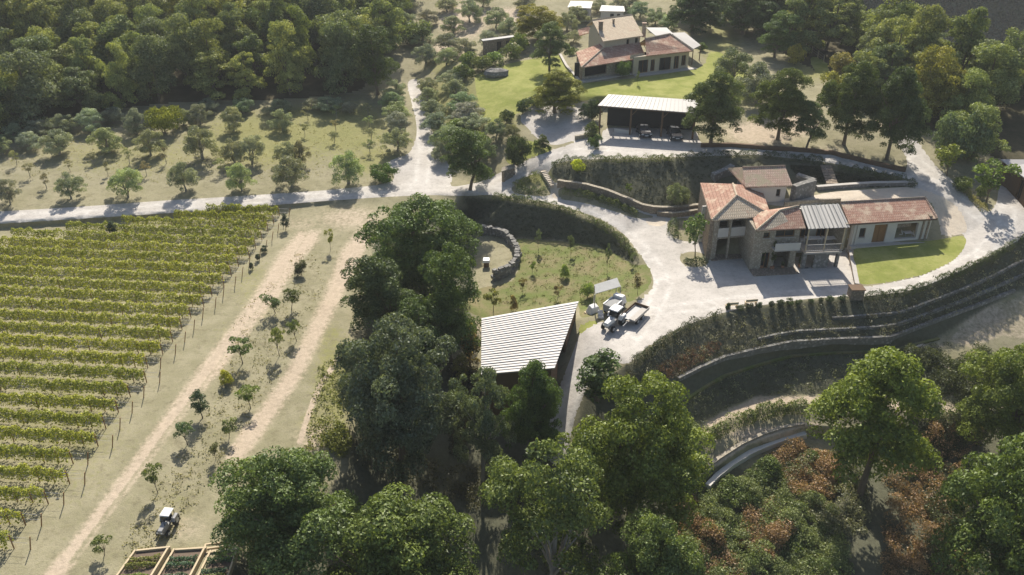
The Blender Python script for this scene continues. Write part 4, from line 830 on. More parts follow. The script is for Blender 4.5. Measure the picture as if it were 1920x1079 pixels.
# ------------------------------------------------------------------ the main farmhouse
RF = dict(
 tFL=pt(1335,413,5.7), tFR=pt(1446,405,5.7), tBR=pt(1427,350,5.7), tBL=pt(1313,343,5.7), tA=pt(1381,367.5,7.3), tB=pt(1374,345,7.3),
 cFL=pt(1419,432,5.6), cFR=pt(1511,428,5.6), cBL=pt(1408,398,5.6), cA=pt(1462,395.5,6.9), cB=pt(1498,387,7.1),
 pFL=pt(1516,430,5.6), pFR=pt(1594,427,5.6), pBR=pt(1573,383,6.9), pBL=pt(1501,387,6.9),
 wFL=pt(1592,420,4.4), wFR=pt(1757,410,4.4), wBR=pt(1735,371,5.7), wBL=pt(1576,380,5.7))
fh = empty('farmhouse', pt(1450, 500, 0), 'large stone farmhouse with red tiled roofs and a long low wing beside the court', 'house')
g = RF
def inset(a, b, c, d, k):                           # wall line inside the eaves
    cen = (a + b + c + d) / 4; return [p + (cen - p).normalized() * k for p in (a, b, c, d)]
# tower block
a, b, c, d = inset(g['tFL'], g['tFR'], g['tBR'], g['tBL'], .75)
B(wall(a, b, -.2, 5.55, [(.75, 2.0, 4.15, 5.3), (2.3, 5.9, 4.15, 5.3), (.75, 4.6, .1, 2.75)], .55), 'front_wall', 'stone_wall', fh)
mb = MB(); obox(mb, d, a, -.2, 5.55, -.45, -.02); B(mb, 'side_wall', 'brown_stone', fh)
mb = MB(); obox(mb, b, c, -.2, 5.55, 0, .4); B(mb, 'side_wall', 'stone_wall', fh)
mb = MB(); obox(mb, c, d, -.2, 5.55, 0, .4); B(mb, 'back_wall', 'stone_wall', fh)
mb = MB(); obox(mb, a, b, 2.8, 3.0, .56, 4.0, .1); obox(mb, a, b, .02, .12, -.5, 4.0, .1); B(mb, 'floor_slab', 'brown_stone', fh)
mb = MB(); obox(mb, a, b, 0, 5.4, 4.0, 4.2, .1); B(mb, 'inner_wall', 'plaster', fh)
mb = MB(); obox(mb, a, b, 3.0, 4.2, -.03, -.004, .7, 5.95); B(mb, 'parapet', 'plaster', fh)
mb = MB()
for u in (0.0, 2.05): obox(mb, a, b, -.1, 5.5, -.22, -.035, u, u + .42 if u == 0 else u + .22)
B(mb, 'pier', 'stone_wall', fh)
for u in (.95, 3.2, 4.5): opening_fill(fh, a + (Vector((0, 4.0, 0))) - Vector((0, .35, 0)), b + Vector((0, 4.0, 0)) - Vector((0, .35, 0)), (u, u + .9, 3.2, 5.1), .3, sill=False)
roof(fh, [g['tFL'], g['tFR'], g['tA']], 'tile_cream'); roof(fh, [g['tBL'], g['tFL'], g['tA'], g['tB']], 'tile_red')
roof(fh, [g['tFR'], g['tBR'], g['tB'], g['tA']], 'tile_red'); roof(fh, [g['tBR'], g['tBL'], g['tB']], 'tile_red')
caps(fh, [(g['tA'], g['tB']), (g['tA'], g['tFL']), (g['tA'], g['tFR'])])
# centre block
back = Vector((-.3, 6.2, 0)); a, b, c, d = inset(g['cFL'], g['cFR'], g['cFR'] + back, g['cFL'] + back, .6)
B(wall(a, b, -.2, 5.4, [(.7, 1.5, 4.25, 5.0), (2.2, 4.5, 4.3, 5.2), (.9, 1.9, .1, 2.3), (2.5, 4.4, .1, 2.9)], .45), 'front_wall', 'stone_wall', fh)
mb = MB(); obox(mb, d, a, -.2, 5.4, -.4, -.02); B(mb, 'side_wall', 'stone_wall', fh)
mb = MB(); obox(mb, b, c, -.2, 5.4, 0, .4); B(mb, 'side_wall', 'stone_wall', fh)
mb = MB(); obox(mb, a, b, 0, 5.3, 3.0, 3.2, .1); B(mb, 'inner_wall', 'stone_wall', fh)
mb = MB(); obox(mb, a, b, 2.95, 3.1, -1.1, -.004, 1.9, 5.0); B(mb, 'balcony_slab', 'plinth', fh)
mb = MB(); obox(mb, a, b, 3.1, 4.0, -1.1, -1.02, 1.9, 5.0); B(mb, 'parapet', 'plaster', fh)
opening_fill(fh, a, b, (.7, 1.5, 4.25, 5.0), .45); opening_fill(fh, a, b, (2.2, 4.5, 4.3, 5.2), .45); opening_fill(fh, a, b, (.9, 1.9, .1, 2.3), .45, 'dark', name='door', sill=False)
mb = MB(); obox(mb, a, b, -.2, .14, -1.6, -.005, -.4, 5.2); B(mb, 'doorstep', 'brown_stone', fh)
roof(fh, [g['cFL'], g['cFR'], g['cB'], g['cA']], 'tile_red'); roof(fh, [g['cBL'] , g['cFL'], g['cA']], 'tile_red')
bk = g['cB'] + Vector((.2, 2.6, -1.2)); bl = g['cA'] + Vector((-1.9, 2.2, -1.1)); roof(fh, [g['cB'], bk, bl, g['cA']], 'tile_red'); roof(fh, [g['cA'], bl, g['cBL']], 'tile_red')
B(MB().slab([g['cFL'] + Vector((.9, .1, .035)), g['cFR'] + Vector((-1.6, .1, .035)), lerp(g['cA'], g['cFR'], .12) + Vector((0, 0, .035)), g['cA'] + Vector((0, -.2, .03))], .03), 'patched_tiles', 'tile_cream', fh)
caps(fh, [(g['cA'], g['cFL']), (g['cA'], g['cB'])])
# balcony block under the corrugated roof
a, b = g['pFL'] + Vector((.1, .35, 0)), g['pFR'] + Vector((-.35, .35, 0)); L_ = (at_z(b, 0) - at_z(a, 0)).length
B(wall(a, b, -.2, 2.2, [(.5, 1.5, .05, 1.9), (3.3, 4.3, .05, 1.9)], .4), 'ground_floor_wall', 'grey_stone', fh)
mb = MB(); obox(mb, a, b, 2.203, 2.4, -.3, 4.0); B(mb, 'balcony_slab', 'plinth', fh)
mb = MB(); obox(mb, a, b, -.1, 6.2, 4.0, 4.3); B(mb, 'inner_wall', 'plaster', fh)
mb = MB(); obox(mb, a, b, 2.403, 5.9, .0, 3.9, L_ - .02, L_ + .25); B(mb, 'side_wall', 'stone_wall', fh)
for u in (.05, L_ / 2, L_ - .15):
    mb = MB(); obox(mb, a, b, 2.403, 5.45, -.1, .03, u, u + .14); B(mb, 'post', 'wood_pale', fh)
mb = MB()
for z in (2.55, 3.35): obox(mb, a, b, z, z + .06, -.24, -.18)
for k in range(18): obox(mb, a, b, 2.6, 3.35, -.225, -.195, .15 + k * L_ / 18, .19 + k * L_ / 18)
B(mb, 'railing', 'grey_paint', fh)
for u in (.9, 3.0): opening_fill(fh, a + Vector((-.3, 3.6, 0)), b + Vector((-.3, 3.6, 0)), (u, u + 1.1, 2.5, 4.8), .3, 'glass', sill=False)
cr = MB(); n_ = 22                                  # corrugated sheets
V0 = []
for k in range(n_ + 1):
    t = k / n_; off = Vector((0, 0, .07 if k % 2 else 0)); f_, r_2 = lerp(g['pFL'], g['pFR'], t) + off, lerp(g['pBL'], g['pBR'], t) + off; V0.append((f_, r_2))
for (f0, r0), (f1, r1) in zip(V0, V0[1:]): cr.poly([f0, f1, r1, r0]); cr.poly([f0 - Vector((0, 0, .05)), r0 - Vector((0, 0, .05)), r1 - Vector((0, 0, .05)), f1 - Vector((0, 0, .05))])
B(cr, 'corrugated_roof', 'grey_sheet', fh)
mb = MB()
for k in range(9): 
    t = (k + .5) / 9; mb.tube([lerp(g['pFL'], g['pFR'], t) + Vector((0, -.02, .09)), lerp(g['pBL'], g['pBR'], t) + Vector((0, 0, .09))], .05, 4)
B(mb, 'roof_batten', 'grey_rib', fh)
# long wing
a, b, c, d = inset(g['wFL'], g['wFR'], g['wBR'], g['wBL'], .55); a = a + Vector((.2, 0, 0)); L_ = (at_z(b, 0) - at_z(a, 0)).length; f_ = lambda px: (px - 1600) / 155 * L_
ops = [(f_(1615), f_(1627), 2.3, 3.6), (f_(1643), f_(1669), 1.45, 3.95), (f_(1688), f_(1731), 1.75, 3.9)]
B(wall(a, b, .6, 4.25, ops, .4), 'front_wall', 'plaster', fh)
mb = MB(); obox(mb, a, b, .7, 4.25, .403, 4.2); obox(mb, b, c, .7, 4.6, 0, .35)
w_ = MB(); obox(w_, b, c, .7, 4.7, .0, .35); B(w_, 'side_wall', 'brown_stone', fh)
w_ = MB(); obox(w_, a, b, .7, 4.9, 3.2, 3.5); B(w_, 'back_wall', 'stone_wall', fh)
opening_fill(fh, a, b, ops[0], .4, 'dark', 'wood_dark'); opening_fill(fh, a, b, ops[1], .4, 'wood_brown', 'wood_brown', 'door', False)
mb = MB(); obox(mb, a, b, 1.0, 4.2, 1.9, 2.0, f_(1684), f_(1735)); B(mb, 'loggia_wall', 'stone_wall', fh)
for px in (1602, 1608, 1738, 1748): mb = MB(); obox(mb, a, b, 1.3, 4.2, -.14, -.004, f_(px), f_(px) + .22); B(mb, 'pilaster', 'plaster' if px < 1700 else 'brown_stone', fh)
mb = MB(); obox(mb, a, b, .4, 1.42, -.75, -.005, -.1, L_ + .5); B(mb, 'plinth', 'plinth', fh)
roof(fh, [g['wFL'], g['wFR'], g['wBR'], g['wBL']], 'tile_red'); caps(fh, [(g['wBL'], g['wBR']), (g['wFR'], g['wBR'])], 'tile_old')
mb = MB(); mb.tube([g['wFL'] + Vector((0, -.06, -.12)), g['wFR'] + Vector((0, -.06, -.12))], .07, 6); B(mb, 'gutter', 'wood_dark', fh)
# upper rear house
rh = empty('rear_house', pt(1450, 375, 4.5), 'small white-walled house with an old lichen-stained tiled roof behind the main farmhouse', 'house')
e1, e2, r1, r2, l1 = pt(1398, 351, 6.9), pt(1486, 348, 6.9), pt(1472, 312, 8.2), pt(1392, 315, 8.2), pt(1372, 331, 6.9)
bb = Vector((0, 3.2, -1.3))
roof(rh, [e1, e2, r1, r2], 'tile_old'); roof(rh, [r2, r1, r1 + bb + Vector((1, 0, 0)), r2 + bb + Vector((-1, 0, 0))], 'tile_old'); roof(rh, [e2, r1 + bb + Vector((1, 0, 0)), r1], 'tile_old'); roof(rh, [e1, r2, r2 + bb + Vector((-1, 0, 0))], 'tile_old')
a, b = e1 + Vector((.5, .5, 0)), e2 + Vector((-.55, .5, 0)); L_ = (b - a).length
ops = [(L_ - 1.25, L_ - .7, 5.2, 6.2)]
B(wall(a, b, 3.9, 6.85, ops, .4), 'front_wall', 'plaster', rh); opening_fill(rh, a, b, ops[0], .4, 'dark', 'wood_dark')
mb = MB(); obox(mb, b, b + Vector((0, 5.4, 0)), 3.9, 6.85, 0, .35); B(mb, 'side_wall', 'grey_stone', rh)
mb = MB(); obox(mb, a + Vector((0, 5.4, 0)), a, 3.9, 6.85, 0, .35); B(mb, 'side_wall', 'grey_stone', rh)
caps(rh, [(r1, r2)], 'tile_old')
line_wall('stone_wall', [(1484, 378), (1500, 372), (1522, 366)], .8, 2.2, 'grey_stone', 'grey rubble stone wall beside the small white-walled house')
line_wall('stone_wall', [(1492, 342), (1508, 346), (1524, 352)], 1.0, 1.1, 'grey_stone', 'grey rubble stone wall behind the corner of the old tiled roof', wob=.15)
line_wall('stone_wall', [(1336, 338), (1352, 330), (1372, 324)], .9, 1.0, 'grey_stone', 'heap of grey stone walling left of the old tiled roof', wob=.25)
line_wall('parapet_wall', [(1470, 386), (1520, 381), (1575, 378.5)], .3, .5, 'stone_wall', 'low stone parapet between the terrace and the corrugated roof')
line_wall('terrace_wall', [(1530, 357), (1560, 354), (1640, 349), (1712, 348)], .5, .5, 'grey_stone', 'long low stone wall at the back of the terrace above the wing', cap='plinth')
# things in the shade in front of the farmhouse
def pot(px, py, r, h, label, plant_h, col=DARK):
    p = G(px, py); e = empty('potted_plant', p, label, 'plant', 'potted plants in front of the farmhouse')
    MB().tube([(0, 0, 0), (0, 0, h * .8), (0, 0, h)], [r * .7, r, r * 1.1], 12).build('pot', 'terracotta', e)
    cm = PROTO['cone'][0][0]; o = link('foliage', cm, e, (0, 0, h * .6)); o.scale = (r * 1.6, r * 1.6, plant_h / 4); o.color = (*col, 1)
for i, (x, y, r, h, ph, lb) in enumerate([(1426,503,.3,.4,3.0,'tall dark potted shrub at the left corner of the farmhouse steps'),(1447,505,.28,.4,3.6,'tallest dark potted shrub before the farmhouse windows'),(1467,503,.2,.35,.7,'small pale potted plant beside the farmhouse door'),(1500,501,.25,.35,1.2,'low potted shrub under the farmhouse balcony'),(1546,497,.3,.35,.9,'potted shrub against the grey stone wall under the corrugated roof')]): pot(x, y, r, h, lb, ph)
def table(p, rz, label, w_=1.5, d_=.85, cloth=True):
    e = empty('table', p, label, 'table', 'tables at the farmhouse', rz); MB().box(-w_ / 2, w_ / 2, -d_ / 2, d_ / 2, .7, .75).build('tabletop', 'cloth_white' if cloth else 'wood_pale', e)
    for sx in (-1, 1):
        for sy in (-1, 1): MB().box(sx * w_ * .42 - .03, sx * w_ * .42 + .03, sy * d_ * .4 - .03, sy * d_ * .4 + .03, 0, .697).build('leg', 'steel', e)
def chair(p, rz, label, group):
    e = empty('chair', p, label, 'chair', group, rz); MB().box(-.22, .22, -.22, .22, .43, .47).build('seat', 'white_paint', e); MB().box(-.22, .22, .19, .225, .473, .9).build('backrest', 'white_paint', e)
    for sx in (-1, 1):
        for sy in (-1, 1): MB().box(sx * .19 - .02, sx * .19 + .02, sy * .18 - .02, sy * .18 + .02, 0, .427).build('leg', 'white_paint', e)
for i, px in enumerate((1530, 1563)):
    p = pt(px, 466, 2.403); p.y += 1.4; table(p, R(5), ['white-topped table on the balcony, left of two', 'white-topped table on the balcony, right of two'][i], 1.9)
    p2 = p + Vector((-1.25, .1, 0)); chair(p2, R(-90), ['white chair left of the left balcony table', 'white chair between the two balcony tables'][i], 'chairs on the balcony')
p = pt(1706, 452, 1.45); p.y += 1.0; table(p, R(5), 'small white table in the loggia of the long wing', 1.0, .7); p += Vector((.9, 0, 0)); chair(p, R(80), 'white chair in the loggia of the long wing', 'chairs in the loggia')
chair(p + Vector((-1.8, .1, 0)), R(-80), 'white chair left of the small loggia table', 'chairs in the loggia')

# ------------------------------------------------------------------ the upper farmhouse
uh = empty('upper_farmhouse', pt(1190, 140, 8.8), 'two-storey farmhouse with a pale cream roof over lower red tiled roofs on the upper lawn', 'house')
u = dict(FL=pt(1131,78,14.1), FR=pt(1206,67,14.1), BR=pt(1185,28,16), BL=pt(1110,38.5,16))
u['GL'] = u['BL'] + (u['BL'] - u['FL']) * .45 - Vector((0, 0, 2.4)); u['GR'] = u['BR'] + (u['BR'] - u['FR']) * .45 - Vector((0, 0, 2.4))
roof(uh, [u['FL'], u['FR'], u['BR'], u['BL']], 'tile_cream'); roof(uh, [u['BL'], u['BR'], u['GR'], u['GL']], 'tile_cream'); caps(uh, [(u['BL'], u['BR'])])
n1 = (u['BL'] - u['FL']); n1.z = 0; n1.normalize(); s1 = (u['FR'] - u['FL']); s1.z = 0; s1.normalize()
a, b = u['FL'] + n1 * .5 + s1 * .4, u['FR'] + n1 * .5 - s1 * .4; L_ = (at_z(b, 0) - at_z(a, 0)).length
ops = [(L_ * .62, L_ * .70, 12.7, 13.7), (L_ * .86, L_ * .94, 12.7, 13.7)]
B(wall(a, b, 8.7, 13.95, ops, .4), 'front_wall', 'cream_wall', uh)
for o_ in ops: opening_fill(uh, a, b, o_, .4, 'dark', 'wood_dark')
dl = u['GL'] - n1 * .5 + s1 * .4; dr = u['GR'] - n1 * .5 - s1 * .4
for (p0, p1), nm in (((dl, a), 'gable_wall'), ((b, dr), 'gable_wall')):
    mb = MB(); q0, q1 = at_z(p0, 0), at_z(p1, 0); k = (q1 - q0).normalized(); t_ = Vector((-k.y, k.x, 0)) * .4; rdg = lerp(q0, q1, .31 if nm and p1 is a else .69)
    ring = [(q0, 8.7), (q1, 8.7), (q1, 13.9), (rdg, 15.75), (q0, 13.6 - .1)]
    f1 = [at_z(p, z) for p, z in ring]; f2 = [p + t_ for p in f1]; mb.V = f1 + f2; mb.F = [[0, 1, 2, 3, 4], [9, 8, 7, 6, 5]] + [[i, i + 5, (i + 1) % 5 + 5, (i + 1) % 5] for i in range(5)]; B(mb, nm, 'cream_wall', uh)
mb = MB(); obox(mb, dr, dl, 8.7, 13.3, 0, .4); B(mb, 'back_wall', 'cream_wall', uh)
# lower roofs round it
q = dict(A=pt(1090,127,11.35), Bq=pt(1184,112,11.35), Cq=pt(1212,105,11.9), D=pt(1300,95.5,11.9), E=pt(1256,64,13.9), F=pt(1210,73,13.9))
hi = 12.9; aw, bw = at_z(a, hi) - n1 * .02, at_z(b, hi) - n1 * .02
lw = pt(1080, 98, 11.6)
roof(uh, [q['A'], q['Bq'], bw + (q['Bq'] - bw) * .0, aw], 'tile_red'); roof(uh, [lw, q['A'], aw, aw + n1 * 2.6], 'tile_red'); roof(uh, [q['Bq'], pt(1212, 108, 11.2), at_z(b, 12.8)], 'tile_red')
roof(uh, [q['Cq'], q['D'], q['E'], q['F']], 'tile_red'); roof(uh, [q['D'], q['D'] + n1 * 4.6, q['E']], 'tile_red'); roof(uh, [q['E'], q['D'] + n1 * 4.6, q['F'] + n1 * 4 - Vector((0, 0, 2)), q['F']], 'tile_red')
roof(uh, [pt(1181, 110, 11.6), pt(1209, 105, 11.6), pt(1209, 99, 12.1), pt(1182, 104, 12.1)], 'tile_cream', 'porch_roof')
caps(uh, [(q['F'], q['E']), (q['E'], q['D'])]); caps(uh, [(q['A'], aw)])
roof(uh, [pt(1084, 56, 12.4), pt(1086, 67, 11.8), pt(1109, 60, 12.2), pt(1104, 50, 12.9)], 'tile_red', 'lean_to_roof')
a2, b2 = q['A'] + n1 * .8 + s1 * .5, q['Bq'] + n1 * .8; L2 = (at_z(b2, 0) - at_z(a2, 0)).length
mb = wall(a2, b2, 8.6, 11.2, [(.5, 4.9, 9.4, 11.0)], .35); B(mb, 'porch_wall', 'stone_wall', uh)
mb = MB(); obox(mb, at_z(lw, 0) + s1 * .6, a2, 8.6, 11.2, -.35, -.01); B(mb, 'side_wall', 'brown_stone', uh)
mb = MB(); obox(mb, a2, b2, 8.6, 9.0, -1.0, -.005, -.6, L2); B(mb, 'plinth', 'plinth', uh)
a3, b3 = q['Cq'] + n1 * .7 - s1 * 2.3, q['D'] + n1 * .7 - s1 * .5; L3 = (at_z(b3, 0) - at_z(a3, 0)).length
ops = [(1.0, 2.9, 8.9, 11.1), (3.4, 4.2, 9.0, 11.0), (5.1, 7.4, 8.9, 11.1), (8.0, 9.0, 8.9, 11.1), (9.5, L3 - .5, 9.3, 11.1)]; ops = [o_ for o_ in ops if o_[1] < L3]
B(wall(a3, b3, 8.6, 11.75, ops, .4), 'front_wall', 'cream_wall', uh)
for i, o_ in enumerate(ops): opening_fill(uh, a3, b3, o_, .4, 'dark', 'wood_brown' if i != 2 else 'wood_dark', 'door' if o_[2] < 9.05 else 'window', False)
mb = MB(); obox(mb, a3, b3, 8.4, 8.85, -1.2, -.005, 0, L3 + 1.2); B(mb, 'plinth', 'plinth', uh)
mb = MB(); obox(mb, b3, b3 + n1 * 5, 8.6, 11.7, 0, .35); B(mb, 'side_wall', 'cream_wall', uh)
mb = MB(); obox(mb, a3, b3, 8.6, 11.6, 2.6, 2.8); obox(mb, a2, b2, 8.6, 11.3, 2.2, 2.4); B(mb, 'inner_wall', 'dark', uh)  # near-black sheets behind the openings stand in for the shade indoors
chimney(uh, pt(1126, 58, 14.9), .7, 1.4, 'brown_stone'); chimney(uh, pt(1150, 46, 15.3), .35, .7); chimney(uh, pt(1207, 62, 14.2), .6, 1.5, 'stone_wall')
for i, (Q, lb) in enumerate([([pt(1211,52,12.4), pt(1229,67,12.0), pt(1263,64,12.0), pt(1250,52,12.4)], 'pale sheet-roofed pergola behind the upper farmhouse, nearer the cream roof'), ([pt(1257,62,12.0), pt(1300,92,11.6), pt(1314,85,11.6), pt(1284,61,12.0)], 'pale sheet-roofed pergola along the right side of the upper farmhouse')]):
    e = empty('pergola', at_z((Q[0] + Q[2]) / 2, 8.9), lb, 'pergola', 'pergolas of the upper farmhouse'); B(MB().slab(Q, .08), 'roof', 'weathered_sheet', e)
    for c_ in Q: mb = MB().box(c_.x - .07, c_.x + .07, c_.y - .07, c_.y + .07, 8.5, c_.z - .1); B(mb, 'post', 'wood_dark', e)
T('clipped', 1168, 114, 146, 26, (.07,.11,.03), 'clipped green bush before the porch of the upper farmhouse', 'bush'); T('sapling', 1195, 132, 158, 8, (.09,.11,.05), 'tiny tree on the lawn in front of the upper farmhouse')
T('shrub', 1072, 88, 102, 22, DARK, 'dark bush at the left corner of the upper farmhouse', 'shrub'); T('shrub', 1316, 80, 96, 20, (.10,.13,.04), 'climbing green bush on the pergola corner', 'shrub')
line_wall('terrace_kerb', [(1050, 104), (1062, 126), (1086, 153)], .35, .25, 'stone_wall', 'pale kerb wall beside the left corner of the upper farmhouse', cap='plinth')

# ------------------------------------------------------------------ car shelter with two cars
cs = empty('car_shelter', G(1215, 262), 'long timber car shelter with a pale sheet roof above the farmhouse', 'car shelter')
zr = 10.2; Q = [pt(1121, 198, zr), pt(1312, 213, zr), pt(1308, 188, zr + .7), pt(1141, 177, zr + .7)]
mb = MB().slab(Q, .12)
for k in range(1, 24): t = k / 24; mb.tube([lerp(Q[0], Q[1], t) + Vector((0, 0, .02)), lerp(Q[3], Q[2], t) + Vector((0, 0, .02))], .035, 4)
B(mb, 'roof', 'weathered_sheet', cs)
for k in range(4):
    f = lerp(Q[0], Q[1], .03 + .31 * k); r_3 = lerp(Q[3], Q[2], .03 + .31 * k)
    for p, zt in ((f, zr - .15), (r_3, zr + .5)): mb = MB().box(p.x - .12, p.x + .12, p.y - .12 + .3, p.y + .12 + .3, 5.4, zt); B(mb, 'post', 'wood_dark', cs)
    mb = MB().tube([at_z(f, zr - .22) + Vector((0, .1, 0)), at_z(r_3, zr + .42)], .10, 5); B(mb, 'rafter', 'wood_dark', cs)
    mb = MB().tube([at_z(f, zr - 1.3) + Vector((0, .3, 0)), at_z(f, zr - .3) + Vector((.9, .3, 0))], .06, 5); B(mb, 'brace', 'wood_dark', cs)
mb = MB().tube([Q[0] + Vector((0, .3, -.2)), Q[1] + Vector((0, .3, -.2))], .11, 5); B(mb, 'beam', 'wood_dark', cs)
mb = MB(); obox(mb, at_z(Q[3], 0) + Vector((0, -.2, 0)), at_z(Q[2], 0) + Vector((0, -.2, 0)), 5.4, 9.9, 0, .25); B(mb, 'back_wall', 'dark', cs)  # near-black colour puts the shelter's deep interior shade into this wall
for k in range(14):
    t = .04 + k * .07; p_ = lerp(Q[3], Q[2], t); mb = MB().box(p_.x - .05, p_.x + .05, p_.y - .3, p_.y - .22, 9.903, zr + .5); B(mb, 'slat', 'wood_pale' if k % 3 else 'wood_dark', cs)
def car(p, rz, label, m='car_dark'):
    e = empty('car', p, label, 'car', 'cars under the shelter', rz)
    sec = [(-2.0, .35, .62), (-1.95, .3, .78), (-1.1, .25, .9), (1.2, .25, .95), (1.9, .3, .92), (2.0, .35, .7)]
    V, F = [], []
    for y, z0, z1 in sec: V += [(-.82, y, z0), (.82, y, z0), (.85, y, (z0 + z1) / 2), (.76, y, z1), (-.76, y, z1), (-.85, y, (z0 + z1) / 2)]
    for k in range(5):
        for q_ in range(6): F.append([k * 6 + q_, k * 6 + (q_ + 1) % 6, k * 6 + 6 + (q_ + 1) % 6, k * 6 + 6 + q_])
    F += [[5, 4, 3, 2, 1, 0], [30, 31, 32, 33, 34, 35]]; mb = MB(); mb.V = [Vector(v) for v in V]; mb.F = F; mb.build('body', m, e, bevel=.05)
    mb = MB().hexa([(-.74, -1.0, .92), (.74, -1.0, .92), (.72, 1.6, .93), (-.72, 1.6, .93)], [(-.6, -.35, 1.42), (.6, -.35, 1.42), (.58, 1.2, 1.4), (-.58, 1.2, 1.4)]); mb.build('window', 'glass', e)
    MB().hexa([(-.6, -.33, 1.423), (.6, -.33, 1.423), (.57, 1.18, 1.403), (-.57, 1.18, 1.403)], [(-.55, -.25, 1.47), (.55, -.25, 1.47), (.52, 1.1, 1.46), (-.52, 1.1, 1.46)]).build('roof', m, e)
    for sx in (-1, 1):
        for y in (-1.25, 1.25): wl = MB().cyl((0, y, .32), .32, sx * .66, sx * .86).build('wheel', 'rubber', e); MB().cyl((0, y, .32), .18, sx * .862, sx * .875).build('rim', 'rim', wl)
        MB().box(sx * .62 - .16, sx * .62 + .16, -2.03, -1.94, .62, .74).build('headlight', 'lamp_glass', e)
    MB().box(-.26, .26, -2.05, -2.0, .42, .53).build('number_plate', 'white_paint', e)
car(G(1206, 252), R(6), 'dark car parked under the shelter, left of two'); car(G(1264, 257), R(4), 'dark car parked under the shelter, right of two')
line_wall('low_wall', [(1152, 247), (1168, 249), (1184, 251)], .3, .5, 'plaster', 'short pale wall under the left end of the car shelter')
line_wall('retaining_wall', [(1078, 262), (1090, 260), (1100, 258), (1114, 258), (1118, 263)], .5, .6, 'stone_wall', 'curved stone kerb between the turning circle and the car shelter')

# ------------------------------------------------------------------ shed with the white sheet roof
sh = empty('shed', G(960, 640), 'low shed with a broad white ribbed sheet roof below the sunken lawn', 'shed')
Q = [pt(902, 702, .55), pt(1040, 690, .55), pt(1085, 565, 1.0), pt(903, 597, 1.0)]
B(MB().slab(Q, .15), 'roof', 'pale_sheet', sh); mb = MB()
for k in range(1, 25):
    t = (k / 25); a_, b_ = lerp(Q[3], Q[0], t), lerp(Q[2], Q[1], t); mb.tube([a_ + Vector((0, 0, .03)), b_ + Vector((0, 0, .03))], .05 if k % 2 else .03, 4)
B(mb, 'roof_rib', 'pale_sheet', sh)
i_ = inset(*Q, .6)
for k, (p0, p1) in enumerate(zip(i_, i_[1:] + i_[:1])):
    ops = [(2.0, 5.0, -4.5, -1.0)] if k == 1 else []
    B(wall(p0, p1, -6, .35 if k != 2 else .7, [], .25) if not ops else wall(p0, p1, -6, .4, [(3, 7, -4.4, -.6)], .25), 'wall_panel', 'wood_dark', sh)

# ------------------------------------------------------------------ walls and edgings of the grounds
line_wall('retaining_wall', [(1046, 348), (1075, 351), (1100, 355), (1140, 366), (1175, 380), (1205, 394), (1225, 399), (1262, 398), (1290, 396), (1312, 392)], .45, .75, 'brown_stone', 'curved brown retaining wall below the dark bank by the farmhouse', cap='stone_wall')
line_wall('retaining_wall', [(1232, 405), (1262, 408), (1290, 404), (1318, 398)], .4, .6, 'brown_stone', 'short brown stone wall above the planting bed', cap='stone_wall')
line_wall('edging_wall', [(1314, 276), (1370, 275), (1440, 281), (1510, 285), (1560, 290), (1620, 305), (1680, 319), (1698, 322)], .45, .55, 'wood_dark', 'long dark timber edging along the upper side of the right road')
line_wall('edging_wall', [(1592, 464), (1597, 490), (1602, 515), (1606, 538)], .4, .35, 'brown_stone', 'stepped stone wall between the court and the lawn of the wing', cap='plinth')
p = G(1603, 556); gp = empty('gate_pillar', p, 'brown stone pillar at the corner of the lawn on the court edge', 'pillar'); MB().box(-.75, .75, -.6, .6, -.5, 1.1).build('pillar_body', 'brown_stone', gp, bevel=.04); MB().box(-.82, .82, -.67, .67, 1.103, 1.2).build('coping', 'wood_dark', gp)
line_wall('terrace_edging', [(1271, 712), (1310, 692), (1359, 671), (1420, 656), (1484, 643), (1560, 638), (1670, 634), (1762, 599), (1830, 574), (1901, 546)], .35, .25, 'grey_stone', 'long stone edging along the first terrace below the court')
line_wall('terrace_edging', [(1288, 747), (1320, 724), (1359, 704), (1420, 682), (1484, 667), (1560, 661), (1670, 658), (1760, 634)], .3, .12, 'rough', 'grassy lip of the second terrace below the court') if 'rough' in M else line_wall('terrace_edging', [(1288, 749), (1320, 726), (1359, 705), (1420, 684), (1484, 668), (1560, 662), (1670, 659), (1760, 635)], .4, .12, 'rough_lawn', 'grassy lip of the second terrace below the court')
line_wall('concrete_wall', [(1309, 896), (1322, 880), (1345, 862), (1392, 832), (1430, 815), (1470, 802), (1508, 796)], .3, .12, 'stone_wall', 'curved pale retaining wall on the lowest terrace', cap='stone_wall')
line_wall('drain_channel', [(1326, 918), (1345, 897), (1372, 876), (1405, 856), (1445, 838), (1480, 827), (1510, 820)], .45, .5, 'plaster', 'curved white concrete channel below the lowest terrace', cap='plaster')
def mid_line(t, x0, x1): X = np.linspace(x0, x1, 14); ty, ly = np.interp(X, *zip(*EDGE)), np.interp(X, *zip(*LA)); return [(x, y) for x, y in zip(X, ty + (ly - ty) * t)]
line_wall('terrace_edging', mid_line(.42, 1560, 1925), .3, .22, 'grey_stone', 'upper thin stone line across the right half of the bank below the court')
line_wall('terrace_edging', mid_line(.74, 1420, 1925), .3, .22, 'grey_stone', 'lower thin stone line across the bank below the court')
